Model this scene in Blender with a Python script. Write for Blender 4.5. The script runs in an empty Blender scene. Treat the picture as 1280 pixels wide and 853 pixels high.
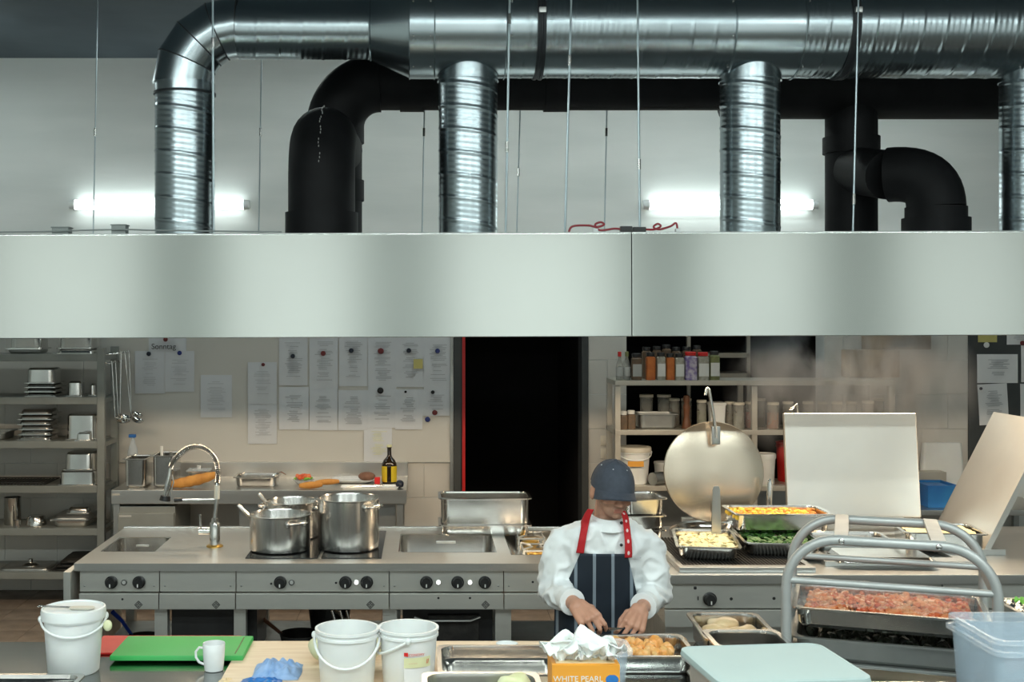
import bpy, bmesh, math, random
from mathutils import Vector, Matrix, noise
random.seed(7)
R = math.radians
PI = math.pi
S = bpy.context.scene
C = S.collection

# ------------------------------------------------------------------ camera
CAMZ = 2.15; F = 1500.0; VX = 530.0; VY = 395.0
cd = bpy.data.cameras.new('camera'); cam = bpy.data.objects.new('camera', cd); C.objects.link(cam)
cam.location = (0, 0, CAMZ); cam.rotation_euler = (R(90), 0, 0)
cd.sensor_width = 36; cd.sensor_fit = 'HORIZONTAL'; cd.lens = 36 * F / 1280
cd.shift_x = (640 - VX) / 1280; cd.shift_y = -(426.5 - VY) / 1280
cd.clip_start = 0.05; cd.clip_end = 60
S.camera = cam
# ------------------------------------------------------------------ world, exposure
w = bpy.data.worlds.new('world'); S.world = w; w.use_nodes = True
bg = w.node_tree.nodes['Background']; bg.inputs[0].default_value = (0.75, 0.9, 0.92, 1); bg.inputs[1].default_value = 0.05
S.view_settings.view_transform = 'Standard'; S.view_settings.look = 'None'
S.view_settings.gamma = 1.0; S.view_settings.use_curve_mapping = False
S.view_settings.exposure = 0.0
COOL = (0.88, 1.0, 0.97); WARM = (1.0, 0.80, 0.57)
P_CEIL = 30.0; P_HOOD = 25.0; E_TUBE = 6.5

def P(px, py, Y):
    return Vector(((px - VX) * Y / F, Y, CAMZ - (py - VY) * Y / F))
def PX(px, Y): return (px - VX) * Y / F
def PZ(py, Y): return CAMZ - (py - VY) * Y / F

# ------------------------------------------------------------------ materials
MATS = {}
def mat(name, c, rough=0.5, metal=0.0, c2=None, scale=8.0, stretch=(1, 1, 1), bump=0.0, bscale=None, rvar=0.0,
        spec=0.5, trans=0.0, alpha=1.0, ior=1.45, sss=0.0, emis=None, estr=0.0, coat=0.0, detail=3.0):
    m = bpy.data.materials.new(name); m.use_nodes = True
    nt = m.node_tree; b = nt.nodes['Principled BSDF']
    def setc(k, v): b.inputs[k].default_value = v
    tc = nt.nodes.new('ShaderNodeTexCoord'); mp = nt.nodes.new('ShaderNodeMapping')
    mp.inputs['Scale'].default_value = stretch
    nt.links.new(tc.outputs['Object'], mp.inputs['Vector'])
    nz = nt.nodes.new('ShaderNodeTexNoise'); nz.inputs['Scale'].default_value = scale; nz.inputs['Detail'].default_value = detail
    nt.links.new(mp.outputs[0], nz.inputs['Vector'])
    if c2 is None: c2 = tuple(x * 0.88 for x in c)
    mx = nt.nodes.new('ShaderNodeMix'); mx.data_type = 'RGBA'
    mx.inputs[6].default_value = (*c, 1); mx.inputs[7].default_value = (*c2, 1)
    mr = nt.nodes.new('ShaderNodeMapRange'); mr.inputs[1].default_value = 0.35; mr.inputs[2].default_value = 0.65
    nt.links.new(nz.outputs['Fac'], mr.inputs[0]); nt.links.new(mr.outputs[0], mx.inputs[0])
    nt.links.new(mx.outputs[2], b.inputs['Base Color'])
    setc('Metallic', metal); setc('Roughness', rough); setc('Specular IOR Level', spec); setc('IOR', ior)
    if rvar:
        r2 = nt.nodes.new('ShaderNodeMapRange'); r2.inputs[1].default_value = 0.3; r2.inputs[2].default_value = 0.7
        r2.inputs[3].default_value = max(0.02, rough - rvar); r2.inputs[4].default_value = rough + rvar
        nt.links.new(nz.outputs['Fac'], r2.inputs[0]); nt.links.new(r2.outputs[0], b.inputs['Roughness'])
    if bump:
        n2 = nt.nodes.new('ShaderNodeTexNoise'); n2.inputs['Scale'].default_value = bscale or scale * 3; n2.inputs['Detail'].default_value = 3
        nt.links.new(mp.outputs[0], n2.inputs['Vector'])
        bp = nt.nodes.new('ShaderNodeBump'); bp.inputs['Strength'].default_value = bump; bp.inputs['Distance'].default_value = 0.01
        nt.links.new(n2.outputs['Fac'], bp.inputs['Height']); nt.links.new(bp.outputs[0], b.inputs['Normal'])
    if trans: setc('Transmission Weight', trans)
    if alpha < 1: setc('Alpha', alpha)
    if sss: setc('Subsurface Weight', sss); b.inputs['Subsurface Radius'].default_value = (0.02, 0.01, 0.006)
    if coat: setc('Coat Weight', coat)
    if emis: setc('Emission Color', (*emis, 1)); setc('Emission Strength', estr)
    MATS[name] = m
    return m

mat('steel', (0.62, 0.62, 0.60), 0.32, 1, (0.58, 0.58, 0.56), 5, rvar=0.03)
mat('steel_top', (0.60, 0.60, 0.58), 0.33, 1, (0.56, 0.56, 0.54), 30, (0.05, 6, 1), rvar=0.03)
mat('table_steel', (0.30, 0.315, 0.31), 0.12, 1, (0.28, 0.295, 0.29), 20, (0.1, 3, 1))
mat('steel_polish', (0.68, 0.67, 0.64), 0.17, 1, (0.58, 0.57, 0.55), 6, (1, 1, 1), rvar=0.05)
mat('steel_pot', (0.66, 0.65, 0.62), 0.22, 1, (0.52, 0.51, 0.49), 9, (6, 6, 0.4), rvar=0.05)
mat('steel_dull', (0.42, 0.43, 0.42), 0.42, 1, (0.34, 0.35, 0.34), 6, rvar=0.06)
mat('kettle_lid', (0.66, 0.58, 0.47), 0.27, 1, (0.60, 0.52, 0.42), 2)
mat('steel_lid', (0.78, 0.76, 0.71), 0.38, 1, (0.73, 0.71, 0.665), 3)
mat('hood_steel', (0.485, 0.51, 0.48), 0.17, 1, (0.47, 0.49, 0.465), 1.2, (1, 1, 0.6), rvar=0.01, bump=0.05, bscale=0.8)
mat('panel_steel', (0.56, 0.56, 0.52), 0.48, 0.85, (0.50, 0.50, 0.47), 3, (1, 8, 4), rvar=0.04)
mat('galvanised', (0.42, 0.48, 0.505), 0.26, 1, (0.40, 0.46, 0.485), 5)
mat('galvanised_smooth', (0.46, 0.52, 0.545), 0.24, 1, (0.44, 0.50, 0.525), 4)
mat('galvanised_dark', (0.05, 0.055, 0.06), 0.5, 0.6)
mat('rod_steel', (0.45, 0.52, 0.55), 0.35, 1)
mat('shelf_grey', (0.30, 0.31, 0.29), 0.45, 0.6, (0.26, 0.27, 0.25), 5, rvar=0.05)
mat('shelf_pale', (0.55, 0.52, 0.45), 0.42, 0.5, (0.48, 0.45, 0.39), 5)
mat('aluminium', (0.44, 0.45, 0.44), 0.45, 0.4, (0.40, 0.41, 0.40), 10, rvar=0.06)
mat('foam_black', (0.006, 0.006, 0.0065), 0.6, 0, (0.009, 0.009, 0.010), 6, bump=0.08, bscale=20, spec=0.22)
mat('black', (0.012, 0.012, 0.013), 0.35, 0, (0.02, 0.02, 0.02), 10)
mat('black_glass', (0.01, 0.01, 0.011), 0.12, 0, (0.015, 0.015, 0.015), 4)
mat('black_iron', (0.02, 0.019, 0.018), 0.5, 0.5, (0.035, 0.033, 0.03), 20, bump=0.2)
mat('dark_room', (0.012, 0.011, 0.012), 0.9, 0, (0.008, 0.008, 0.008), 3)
mat('plaster', (0.74, 0.76, 0.74), 0.85, 0, (0.66, 0.69, 0.67), 1.6, (0.5, 1, 2.4), bump=0.25, bscale=5)
mat('ceiling_paint', (0.11, 0.145, 0.17), 0.8, 0, (0.09, 0.12, 0.145), 2)
mat('wall_paint', (0.60, 0.63, 0.61), 0.8, 0, (0.56, 0.59, 0.57), 2)
mat('pillar_paint', (0.50, 0.53, 0.51), 0.8, 0)
mat('tile_wall', (0.60, 0.58, 0.53), 0.32, 0, (0.54, 0.52, 0.48), 2.5)
mat('grout', (0.33, 0.32, 0.29), 0.9, 0)
mat('tile_floor', (0.17, 0.135, 0.105), 0.5, 0, (0.12, 0.095, 0.075), 6, rvar=0.08)
mat('floor_grout', (0.08, 0.07, 0.06), 0.9)
mat('board', (0.56, 0.55, 0.51), 0.38, 0, (0.53, 0.52, 0.48), 1.5)
mat('notice_dark', (0.05, 0.055, 0.055), 0.6)
mat('paper', (0.60, 0.62, 0.64), 0.35, 0, (0.57, 0.59, 0.62), 6)
mat('paper_bright', (0.74, 0.74, 0.74), 0.5, 0, (0.7, 0.7, 0.7), 6)
mat('paper_yellow', (0.58, 0.52, 0.18), 0.5)
mat('ink', (0.36, 0.37, 0.385), 0.7)
mat('ink_pale', (0.46, 0.47, 0.49), 0.7)
mat('ink_black', (0.02, 0.02, 0.02), 0.7)
mat('mag_blue', (0.015, 0.03, 0.16), 0.4); mat('mag_navy', (0.01, 0.014, 0.03), 0.4)
mat('mag_red', (0.14, 0.015, 0.015), 0.4); mat('mag_black', (0.008, 0.008, 0.008), 0.4); mat('mag_white', (0.75, 0.75, 0.72), 0.4)
mat('white_plastic', (0.80, 0.82, 0.81), 0.38, 0, (0.74, 0.76, 0.75), 4, sss=0.08)
mat('cream_plastic', (0.70, 0.66, 0.56), 0.42, 0)
mat('white_ceramic', (0.80, 0.82, 0.82), 0.15, 0, coat=0.4)
mat('green_plastic', (0.030, 0.42, 0.085), 0.5, 0, (0.085, 0.42, 0.13), 2.4, rvar=0.05, spec=0.2)
mat('red_plastic', (0.62, 0.02, 0.018), 0.4)
mat('blue_plastic', (0.02, 0.13, 0.42), 0.4, 0, (0.03, 0.2, 0.5), 4)
mat('blue_handle', (0.01, 0.05, 0.42), 0.4)
mat('tray_blue', (0.40, 0.50, 0.49), 0.5, 0, (0.38, 0.475, 0.47), 3, spec=0.3)
mat('wood_pale', (0.78, 0.63, 0.46), 0.5, 0, (0.70, 0.54, 0.375), 4, (1, 9, 1), bump=0.06)
mat('wood_dark', (0.18, 0.07, 0.03), 0.4, 0, (0.12, 0.045, 0.02), 8, (1, 1, 0.2))
mat('clear', (0.80, 0.88, 0.94), 0.10, 0, alpha=0.34, spec=0.6)
mat('clear_blue', (0.60, 0.72, 0.82), 0.22, 0, alpha=0.32, spec=0.6)
mat('film', (0.85, 0.88, 0.88), 0.10, 0, alpha=0.13, bump=1.0, bscale=30, spec=0.9)
mat('foil', (0.75, 0.78, 0.78), 0.22, 1, bump=0.9, bscale=35)
mat('glass_jar', (0.42, 0.42, 0.38), 0.12, 0, (0.30, 0.30, 0.27), 8, alpha=0.5, spec=0.7)
mat('bottle_glass', (0.018, 0.010, 0.004), 0.12, 0, spec=0.7)
mat('label_yellow', (0.62, 0.46, 0.02), 0.5)
mat('label_white', (0.72, 0.72, 0.68), 0.5); mat('label_grey', (0.42, 0.42, 0.40), 0.5)
mat('label_cream', (0.70, 0.70, 0.42), 0.5); mat('label_orange', (0.75, 0.36, 0.06), 0.5)
mat('spice_orange', (0.55, 0.16, 0.03), 0.5, 0, (0.42, 0.10, 0.02), 20)
mat('spice_brown', (0.10, 0.07, 0.045), 0.5, 0, (0.15, 0.09, 0.05), 30)
mat('spice_grey', (0.42, 0.40, 0.34), 0.5, 0, (0.30, 0.28, 0.22), 40)
mat('spice_purple', (0.16, 0.10, 0.32), 0.5, 0, (0.55, 0.5, 0.55), 30)
mat('spice_red', (0.45, 0.06, 0.03), 0.5)
mat('spice_green', (0.20, 0.22, 0.08), 0.5, 0, (0.14, 0.15, 0.06), 30)
mat('bread', (0.56, 0.27, 0.06), 0.65, 0, (0.42, 0.18, 0.035), 14, bump=0.3)
mat('potato', (0.74, 0.66, 0.36), 0.55, 0, (0.80, 0.72, 0.46), 30, sss=0.05)
mat('rice', (0.80, 0.70, 0.40), 0.6, 0, (0.7, 0.58, 0.28), 40)
mat('veg_orange', (0.75, 0.26, 0.04), 0.45); mat('veg_yellow', (0.80, 0.55, 0.06), 0.45)
mat('veg_green', (0.05, 0.16, 0.02), 0.5, 0, (0.02, 0.07, 0.01), 30); mat('lettuce', (0.16, 0.48, 0.05), 0.5, 0, (0.28, 0.6, 0.12), 20)
mat('tomato', (0.62, 0.09, 0.03), 0.3, 0, (0.72, 0.22, 0.08), 20)
mat('salmon', (0.80, 0.24, 0.08), 0.35, 0, (0.74, 0.36, 0.18), 25)
mat('chicken', (0.78, 0.33, 0.08), 0.4, 0, (0.74, 0.46, 0.18), 25)
mat('chicken_raw', (0.72, 0.55, 0.32), 0.35, 0, (0.62, 0.42, 0.22), 18)
mat('cabbage', (0.66, 0.68, 0.38), 0.5, 0, (0.74, 0.74, 0.52), 14)
mat('dark_food', (0.025, 0.03, 0.02), 0.35, 0, (0.05, 0.06, 0.04), 40)
mat('meat', (0.16, 0.07, 0.04), 0.5, 0, (0.22, 0.11, 0.07), 20)
mat('cloth_blue', (0.22, 0.37, 0.64), 0.8, 0, (0.33, 0.48, 0.74), 30)
mat('tissue', (0.86, 0.88, 0.85), 0.8, 0, (0.82, 0.84, 0.82), 10, sss=0.1)
mat('box_orange', (0.80, 0.34, 0.035), 0.5, 0, (0.74, 0.30, 0.03), 4); mat('box_pale', (0.82, 0.62, 0.36), 0.5)
mat('chef_white', (0.80, 0.83, 0.83), 0.75, 0, (0.76, 0.79, 0.80), 6, bump=0.35, bscale=9)
mat('strap_red', (0.48, 0.012, 0.018), 0.7)
mat('cap_cloth', (0.055, 0.064, 0.084), 0.85, 0, (0.047, 0.055, 0.072), 60)
mat('skin', (0.56, 0.30, 0.205), 0.5, 0, (0.49, 0.25, 0.165), 14, sss=0.12, bump=0.05, bscale=60)
mat('skin_stubble', (0.36, 0.205, 0.145), 0.6, 0, (0.44, 0.25, 0.17), 40, sss=0.05)
mat('lip', (0.36, 0.14, 0.10), 0.5); mat('hair', (0.025, 0.018, 0.014), 0.7, 0, (0.04, 0.03, 0.024), 60)
mat('trouser', (0.03, 0.032, 0.04), 0.8); mat('shoe', (0.012, 0.012, 0.012), 0.5)
mat('lamp_on', (1, 1, 1), 0.4, 0, emis=(1, 1, 0.95), estr=1.4)
mat('tube_on', (1, 1, 1), 0.4, 0, emis=(0.88, 1.0, 0.98), estr=E_TUBE)
mat('ceiling_tube_on', (1, 1, 1), 0.4, 0, emis=(0.88, 1.0, 0.98), estr=12.0)
mat('hood_lamp_on', (1, 1, 1), 0.4, 0, emis=(1.0, 0.80, 0.56), estr=7.0)
mat('window_daylight', (0.9, 0.9, 0.9), 0.4, 0, emis=(0.92, 1.0, 0.96), estr=0.95)
mat('cable_red', (0.32, 0.03, 0.04), 0.5); mat('box_grey', (0.30, 0.33, 0.32), 0.5)
mat('brown_panel', (0.42, 0.30, 0.18), 0.6, 0, (0.22, 0.14, 0.08), 5)
mat('brass', (0.60, 0.38, 0.10), 0.3, 1)

def apron_mat():
    m = bpy.data.materials.new('apron_stripe'); m.use_nodes = True; nt = m.node_tree; b = nt.nodes['Principled BSDF']
    tc = nt.nodes.new('ShaderNodeTexCoord'); sp = nt.nodes.new('ShaderNodeSeparateXYZ'); nt.links.new(tc.outputs['UV'], sp.inputs[0])
    def mth(op, a, bb=None, clamp=False):
        n = nt.nodes.new('ShaderNodeMath'); n.operation = op
        if isinstance(a, (int, float)): n.inputs[0].default_value = a
        else: nt.links.new(a, n.inputs[0])
        if bb is not None:
            if isinstance(bb, (int, float)): n.inputs[1].default_value = bb
            else: nt.links.new(bb, n.inputs[1])
        return n.outputs[0]
    u = mth('FRACT', mth('ADD', mth('MULTIPLY', sp.outputs[0], 6.0), 0.5))
    d = mth('ABSOLUTE', mth('SUBTRACT', u, 0.5)); stripe = mth('LESS_THAN', d, 0.085)
    mx = nt.nodes.new('ShaderNodeMix'); mx.data_type = 'RGBA'
    mx.inputs[6].default_value = (0.012, 0.020, 0.032, 1); mx.inputs[7].default_value = (0.24, 0.29, 0.34, 1)
    nt.links.new(stripe, mx.inputs[0]); nt.links.new(mx.outputs[2], b.inputs['Base Color']); b.inputs['Roughness'].default_value = 0.85
    MATS['apron_stripe'] = m
apron_mat()
def strap_dots():
    m = bpy.data.materials.new('strap_dots'); m.use_nodes = True; nt = m.node_tree; b = nt.nodes['Principled BSDF']
    tc = nt.nodes.new('ShaderNodeTexCoord'); mp = nt.nodes.new('ShaderNodeMapping'); mp.inputs['Scale'].default_value = (1, 5, 1)
    nt.links.new(tc.outputs['UV'], mp.inputs[0])
    fr = nt.nodes.new('ShaderNodeVectorMath'); fr.operation = 'FRACTION'; nt.links.new(mp.outputs[0], fr.inputs[0])
    ds = nt.nodes.new('ShaderNodeVectorMath'); ds.operation = 'DISTANCE'; nt.links.new(fr.outputs[0], ds.inputs[0]); ds.inputs[1].default_value = (0.5, 0.5, 0)
    lt = nt.nodes.new('ShaderNodeMath'); lt.operation = 'LESS_THAN'; nt.links.new(ds.outputs['Value'], lt.inputs[0]); lt.inputs[1].default_value = 0.17
    mx = nt.nodes.new('ShaderNodeMix'); mx.data_type = 'RGBA'
    mx.inputs[6].default_value = (0.48, 0.012, 0.018, 1); mx.inputs[7].default_value = (0.75, 0.6, 0.6, 1)
    nt.links.new(lt.outputs[0], mx.inputs[0]); nt.links.new(mx.outputs[2], b.inputs['Base Color']); b.inputs['Roughness'].default_value = 0.7
    MATS['strap_dots'] = m
strap_dots()

# ------------------------------------------------------------------ mesh builder
def rr(w_, d_, r, n=4):
    r = max(1e-4, min(r, w_ / 2 - 1e-4, d_ / 2 - 1e-4)); pts = []
    for cx, cy, a0 in ((w_/2-r, d_/2-r, 0), (-w_/2+r, d_/2-r, 90), (-w_/2+r, -d_/2+r, 180), (w_/2-r, -d_/2+r, 270)):
        for k in range(n + 1):
            a = R(a0 + 90 * k / n); pts.append((cx + r * math.cos(a), cy + r * math.sin(a)))
    return pts

class MB:
    def __init__(s): s.v = []; s.f = []; s.uv = None; s.wn = False
    def add(s, vs, fs):
        o = len(s.v); s.v += [Vector(p) for p in vs]; s.f += [tuple(i + o for i in f) for f in fs]; return s
    def box(s, x0, x1, y0, y1, z0, z1):
        return s.add([(x0,y0,z0),(x1,y0,z0),(x1,y1,z0),(x0,y1,z0),(x0,y0,z1),(x1,y0,z1),(x1,y1,z1),(x0,y1,z1)],
                     [(0,3,2,1),(4,5,6,7),(0,1,5,4),(1,2,6,5),(2,3,7,6),(3,0,4,7)])
    def rbox(s, x0, x1, y0, y1, z0, z1, b=0.004, seg=2):
        s.wn = True; b = min(b, (x1-x0)*0.45, (y1-y0)*0.45, (z1-z0)*0.45)
        bm = bmesh.new(); bmesh.ops.create_cube(bm, size=1)
        for v in bm.verts:
            v.co = Vector(((x0+x1)/2 + v.co.x*(x1-x0), (y0+y1)/2 + v.co.y*(y1-y0), (z0+z1)/2 + v.co.z*(z1-z0)))
        bmesh.ops.bevel(bm, geom=bm.edges[:], offset=b, segments=seg, affect='EDGES', profile=0.6)
        bm.verts.index_update()
        s.add([v.co.copy() for v in bm.verts], [[v.index for v in f.verts] for f in bm.faces]); bm.free(); return s
    def loft(s, loops, cap0=True, cap1=True, closed=True):
        n = len(loops[0]); vs = [p for l in loops for p in l]; fs = []
        for i in range(len(loops) - 1):
            for j in range(n if closed else n - 1):
                a = i*n + j; b = i*n + (j+1) % n
                fs.append((a, b, b+n, a+n))
        if cap0: fs.append(tuple(range(n-1, -1, -1)))
        if cap1: fs.append(tuple(range((len(loops)-1)*n, len(loops)*n)))
        return s.add(vs, fs)
    def lathe(s, prof, c=(0,0,0), seg=32, M=None):
        loops = []
        for r, z in prof:
            r = max(r, 1e-4)
            l = [Vector((r*math.cos(2*PI*k/seg), r*math.sin(2*PI*k/seg), z)) for k in range(seg)]
            loops.append([(M @ p if M else p) + Vector(c) for p in l])
        return s.loft(loops)
    def tube(s, pts, r, seg=8, cap=True, flat=None):
        pts = [Vector(p) for p in pts]; n = len(pts)
        rs = r if isinstance(r, (list, tuple)) else [r]*n
        T = []
        for i in range(n):
            a = pts[max(i-1, 0)]; b = pts[min(i+1, n-1)]; d = (b - a)
            T.append(d.normalized() if d.length > 1e-9 else Vector((0,0,1)))
        u = T[0].orthogonal().normalized()
        if abs(T[0].x) < 0.99 and flat is None:
            u = (Vector((1,0,0)) - T[0]*T[0].x).normalized()
        loops = []
        for i in range(n):
            u = (u - T[i]*u.dot(T[i])).normalized(); v = T[i].cross(u)
            loops.append([pts[i] + (u*math.cos(2*PI*k/seg) + v*math.sin(2*PI*k/seg))*rs[i] for k in range(seg)])
        return s.loft(loops, cap, cap)
    def capsule(s, p0, p1, r0, r1, seg=12, sq=None):
        p0 = Vector(p0); p1 = Vector(p1); d = p1 - p0; L = d.length; t = d.normalized() if L > 1e-6 else Vector((0,0,1))
        u = t.orthogonal().normalized(); v = t.cross(u); loops = []
        for k in range(1, 5):
            a = PI/2*(1 - k/4); loops.append((p0 - t*(r0*math.sin(a)), r0*math.cos(a)))
        for k in range(0, 4):
            a = PI/2*k/4; loops.append((p1 + t*(r1*math.sin(a)), r1*math.cos(a)))
        return s.loft([[c + (u*math.cos(2*PI*k/seg) + v*math.sin(2*PI*k/seg))*max(r,1e-4) for k in range(seg)] for c, r in loops])
    def ell(s, c, rad, seg=16, rings=10, M=None):
        loops = []
        for i in range(1, rings):
            th = PI*i/rings
            l = [Vector((rad[0]*math.sin(th)*math.cos(2*PI*k/seg), rad[1]*math.sin(th)*math.sin(2*PI*k/seg), -rad[2]*math.cos(th))) for k in range(seg)]
            loops.append([(M @ p if M else p) + Vector(c) for p in l])
        return s.loft(loops)
    def prism(s, poly, axis, a, b):
        def mk(p, t):
            return {'x': (t, p[0], p[1]), 'y': (p[0], t, p[1]), 'z': (p[0], p[1], t)}[axis]
        return s.loft([[Vector(mk(p, a)) for p in poly], [Vector(mk(p, b)) for p in poly]])
    def rloft(s, specs, c=(0,0,0), n=4, cap0=True, cap1=True):
        c = Vector(c); s.wn = True
        return s.loft([[Vector((x, y, z)) + c for x, y in rr(w_, d_, r, n)] for w_, d_, r, z in specs], cap0, cap1)
    def grid(s, fn, nu, nv):
        vs = [fn(i/nu, j/nv) for j in range(nv+1) for i in range(nu+1)]
        fs = [(j*(nu+1)+i, j*(nu+1)+i+1, (j+1)*(nu+1)+i+1, (j+1)*(nu+1)+i) for j in range(nv) for i in range(nu)]
        s.uv = [(i/nu, j/nv) for j in range(nv+1) for i in range(nu+1)]
        return s.add(vs, fs)
    def xf(s, M):
        s.v = [M @ p for p in s.v]; return s
    def mesh(s, name, m, off=Vector((0,0,0)), ang=40, normals=True):
        me = bpy.data.meshes.new(name)
        me.from_pydata([tuple(p - off) for p in s.v], [], s.f)
        if s.uv and len(s.uv) == len(s.v):
            ul = me.uv_layers.new(name='UVMap')
            for lp in me.loops: ul.data[lp.index].uv = s.uv[lp.vertex_index]
        if normals:
            bm = bmesh.new(); bm.from_mesh(me); bmesh.ops.recalc_face_normals(bm, faces=bm.faces); bm.to_mesh(me); bm.free()
        ms = m if isinstance(m, (list, tuple)) else [m]
        for x in ms: me.materials.append(MATS[x] if isinstance(x, str) else x)
        me.polygons.foreach_set('use_smooth', [True]*len(me.polygons))
        try: me.set_sharp_from_angle(angle=R(ang))
        except Exception: pass
        return me

def base_of(mb):
    xs = [p.x for p in mb.v]; ys = [p.y for p in mb.v]; zs = [p.z for p in mb.v]
    return Vector(((min(xs)+max(xs))/2, (min(ys)+max(ys))/2, min(zs)))
def worg(o):
    t = Vector((0,0,0))
    while o: t += o.location; o = o.parent
    return t
def wnorm(o, mb):
    if mb.wn:
        m = o.modifiers.new('weighted_normals', 'WEIGHTED_NORMAL'); m.mode = 'FACE_AREA'; m.weight = 50; m.keep_sharp = True
    return o
def tag(o, label, cat, group=None, kind=None):
    if label: o['label'] = label
    if cat: o['category'] = cat
    if group: o['group'] = group
    if kind: o['kind'] = kind
    return o
def one(mb, name, m, label, cat, group=None, kind=None, ang=40, normals=True):
    b = base_of(mb); o = bpy.data.objects.new(name, mb.mesh(name, m, b, ang, normals)); C.objects.link(o); o.location = b; wnorm(o, mb)
    return tag(o, label, cat, group, kind)
def thing(name, label, cat, loc, group=None, kind=None):
    o = bpy.data.objects.new(name, None); C.objects.link(o); o.location = loc; o.empty_display_size = 0.05
    return tag(o, label, cat, group, kind)
def part(mb, name, m, parent, local=False, label=None, kind=None, ang=40, normals=True):
    off = Vector((0,0,0)) if local else worg(parent)
    o = bpy.data.objects.new(name, mb.mesh(name, m, off, ang, normals)); C.objects.link(o); o.parent = parent; wnorm(o, mb)
    if label: o['label'] = label
    if kind: o['kind'] = kind
    return o
def copy_tree(o, parent=None):
    c = o.copy(); C.objects.link(c); c.parent = parent
    for ch in list(o.children): copy_tree(ch, c)
    return c
def struct(mb, name, m):
    o = one(mb, name, m, None, None, None, 'structure'); return o
def text_mesh(txt, size, extrude=0.0004):
    cu = bpy.data.curves.new('t', 'FONT'); cu.body = txt; cu.size = size; cu.extrude = extrude; cu.align_x = 'CENTER'; cu.align_y = 'CENTER'
    o = bpy.data.objects.new('t', cu); C.objects.link(o); dg = bpy.context.evaluated_depsgraph_get(); dg.update()
    me = bpy.data.meshes.new_from_object(o.evaluated_get(dg)); mb = MB()
    mb.add([v.co.copy() for v in me.vertices], [tuple(p.vertices) for p in me.polygons])
    bpy.data.objects.remove(o); bpy.data.curves.remove(cu); bpy.data.meshes.remove(me); return mb
def upright(mb, loc):      # text in XY plane -> facing -Y at loc
    return mb.xf(Matrix.Translation(loc) @ Matrix.Rotation(R(90), 4, 'X'))
def remesh(mb, name, m, voxel, parent, smooth=6, fac=0.5, label=None, disp=None, mats_fn=None):
    o = part(mb, name, m, parent, label=label)
    md = o.modifiers.new('r', 'REMESH'); md.mode = 'VOXEL'; md.voxel_size = voxel
    if smooth:
        sm = o.modifiers.new('s', 'SMOOTH'); sm.iterations = smooth; sm.factor = fac
    dg = bpy.context.evaluated_depsgraph_get(); dg.update()
    me = bpy.data.meshes.new_from_object(o.evaluated_get(dg)); old = o.data
    o.modifiers.clear(); o.data = me; me.name = name
    me.materials.clear()
    for x in (m if isinstance(m, (list, tuple)) else [m]): me.materials.append(MATS[x])
    me.polygons.foreach_set('use_smooth', [True]*len(me.polygons))
    if disp:
        org = worg(o)
        nl = [v.normal.copy() for v in me.vertices]
        for v, n_ in zip(me.vertices, nl): v.co = disp(v.co + org, n_) - org
    if mats_fn:
        org = worg(o)
        for p in me.polygons: p.material_index = mats_fn(p.center + org)
    bpy.data.meshes.remove(old)
    return o
def slab_holes(x0, x1, y0, y1, z0, z1, holes):
    xs = sorted({x0, x1, *[h[0] for h in holes], *[h[1] for h in holes]}); ys = sorted({y0, y1, *[h[2] for h in holes], *[h[3] for h in holes]})
    bm = bmesh.new(); V = {}
    def vert(x, y, z):
        k = (x, y, z)
        if k not in V: V[k] = bm.verts.new(k)
        return V[k]
    def solid(i, j):
        if i < 0 or j < 0 or i >= len(xs)-1 or j >= len(ys)-1: return False
        cx = (xs[i]+xs[i+1])/2; cy = (ys[j]+ys[j+1])/2
        return not any(h[0] < cx < h[1] and h[2] < cy < h[3] for h in holes)
    for i in range(len(xs)-1):
        for j in range(len(ys)-1):
            if not solid(i, j): continue
            a, b, c, d = xs[i], xs[i+1], ys[j], ys[j+1]
            bm.faces.new([vert(a,c,z1),vert(b,c,z1),vert(b,d,z1),vert(a,d,z1)]); bm.faces.new([vert(a,d,z0),vert(b,d,z0),vert(b,c,z0),vert(a,c,z0)])
            for ii, jj, p, q in ((i-1,j,(a,d),(a,c)),(i+1,j,(b,c),(b,d)),(i,j-1,(a,c),(b,c)),(i,j+1,(b,d),(a,d))):
                if not solid(ii, jj): bm.faces.new([vert(*p,z0),vert(*q,z0),vert(*q,z1),vert(*p,z1)])
    bm.verts.index_update(); mb = MB().add([v.co.copy() for v in bm.verts], [[v.index for v in f.verts] for f in bm.faces]); bm.free(); return mb

def gn_mb(L, W, H, r=0.05, flare=0.009, rim=0.014):
    return MB().rloft([(L-flare*2-0.05, W-flare*2-0.05, r*0.6, 0), (L-flare*2-0.02, W-flare*2-0.02, r, 0.014), (L-rim*2-0.004, W-rim*2-0.004, r, H-0.012),
                       (L-rim*2, W-rim*2, r, H-0.005), (L, W, r*0.6, H-0.006), (L, W, r*0.6, H), (L-rim*2-0.004, W-rim*2-0.004, r*0.95, H),
                       (L-rim*2-0.010, W-rim*2-0.010, r*0.95, H-0.012), (L-flare*2-0.024, W-flare*2-0.024, r*0.95, 0.018), (L-flare*2-0.056, W-flare*2-0.056, r*0.55, 0.005)])
def gn(label, L, W, H, x, y, z, rotz=0, flip=False, m='steel_polish', group=None, name='gastronorm_pan', cat='pan', tilt=0, r=0.05):
    mb = gn_mb(L, W, H, r=min(r, W*0.2))
    if flip: mb.xf(Matrix.Translation((0,0,H)) @ Matrix.Rotation(PI, 4, 'X'))
    o = bpy.data.objects.new(name, mb.mesh(name, m)); C.objects.link(o); o.location = (x, y, z); o.rotation_euler = (tilt, 0, rotz); wnorm(o, mb)
    return tag(o, label, cat, group)
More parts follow.
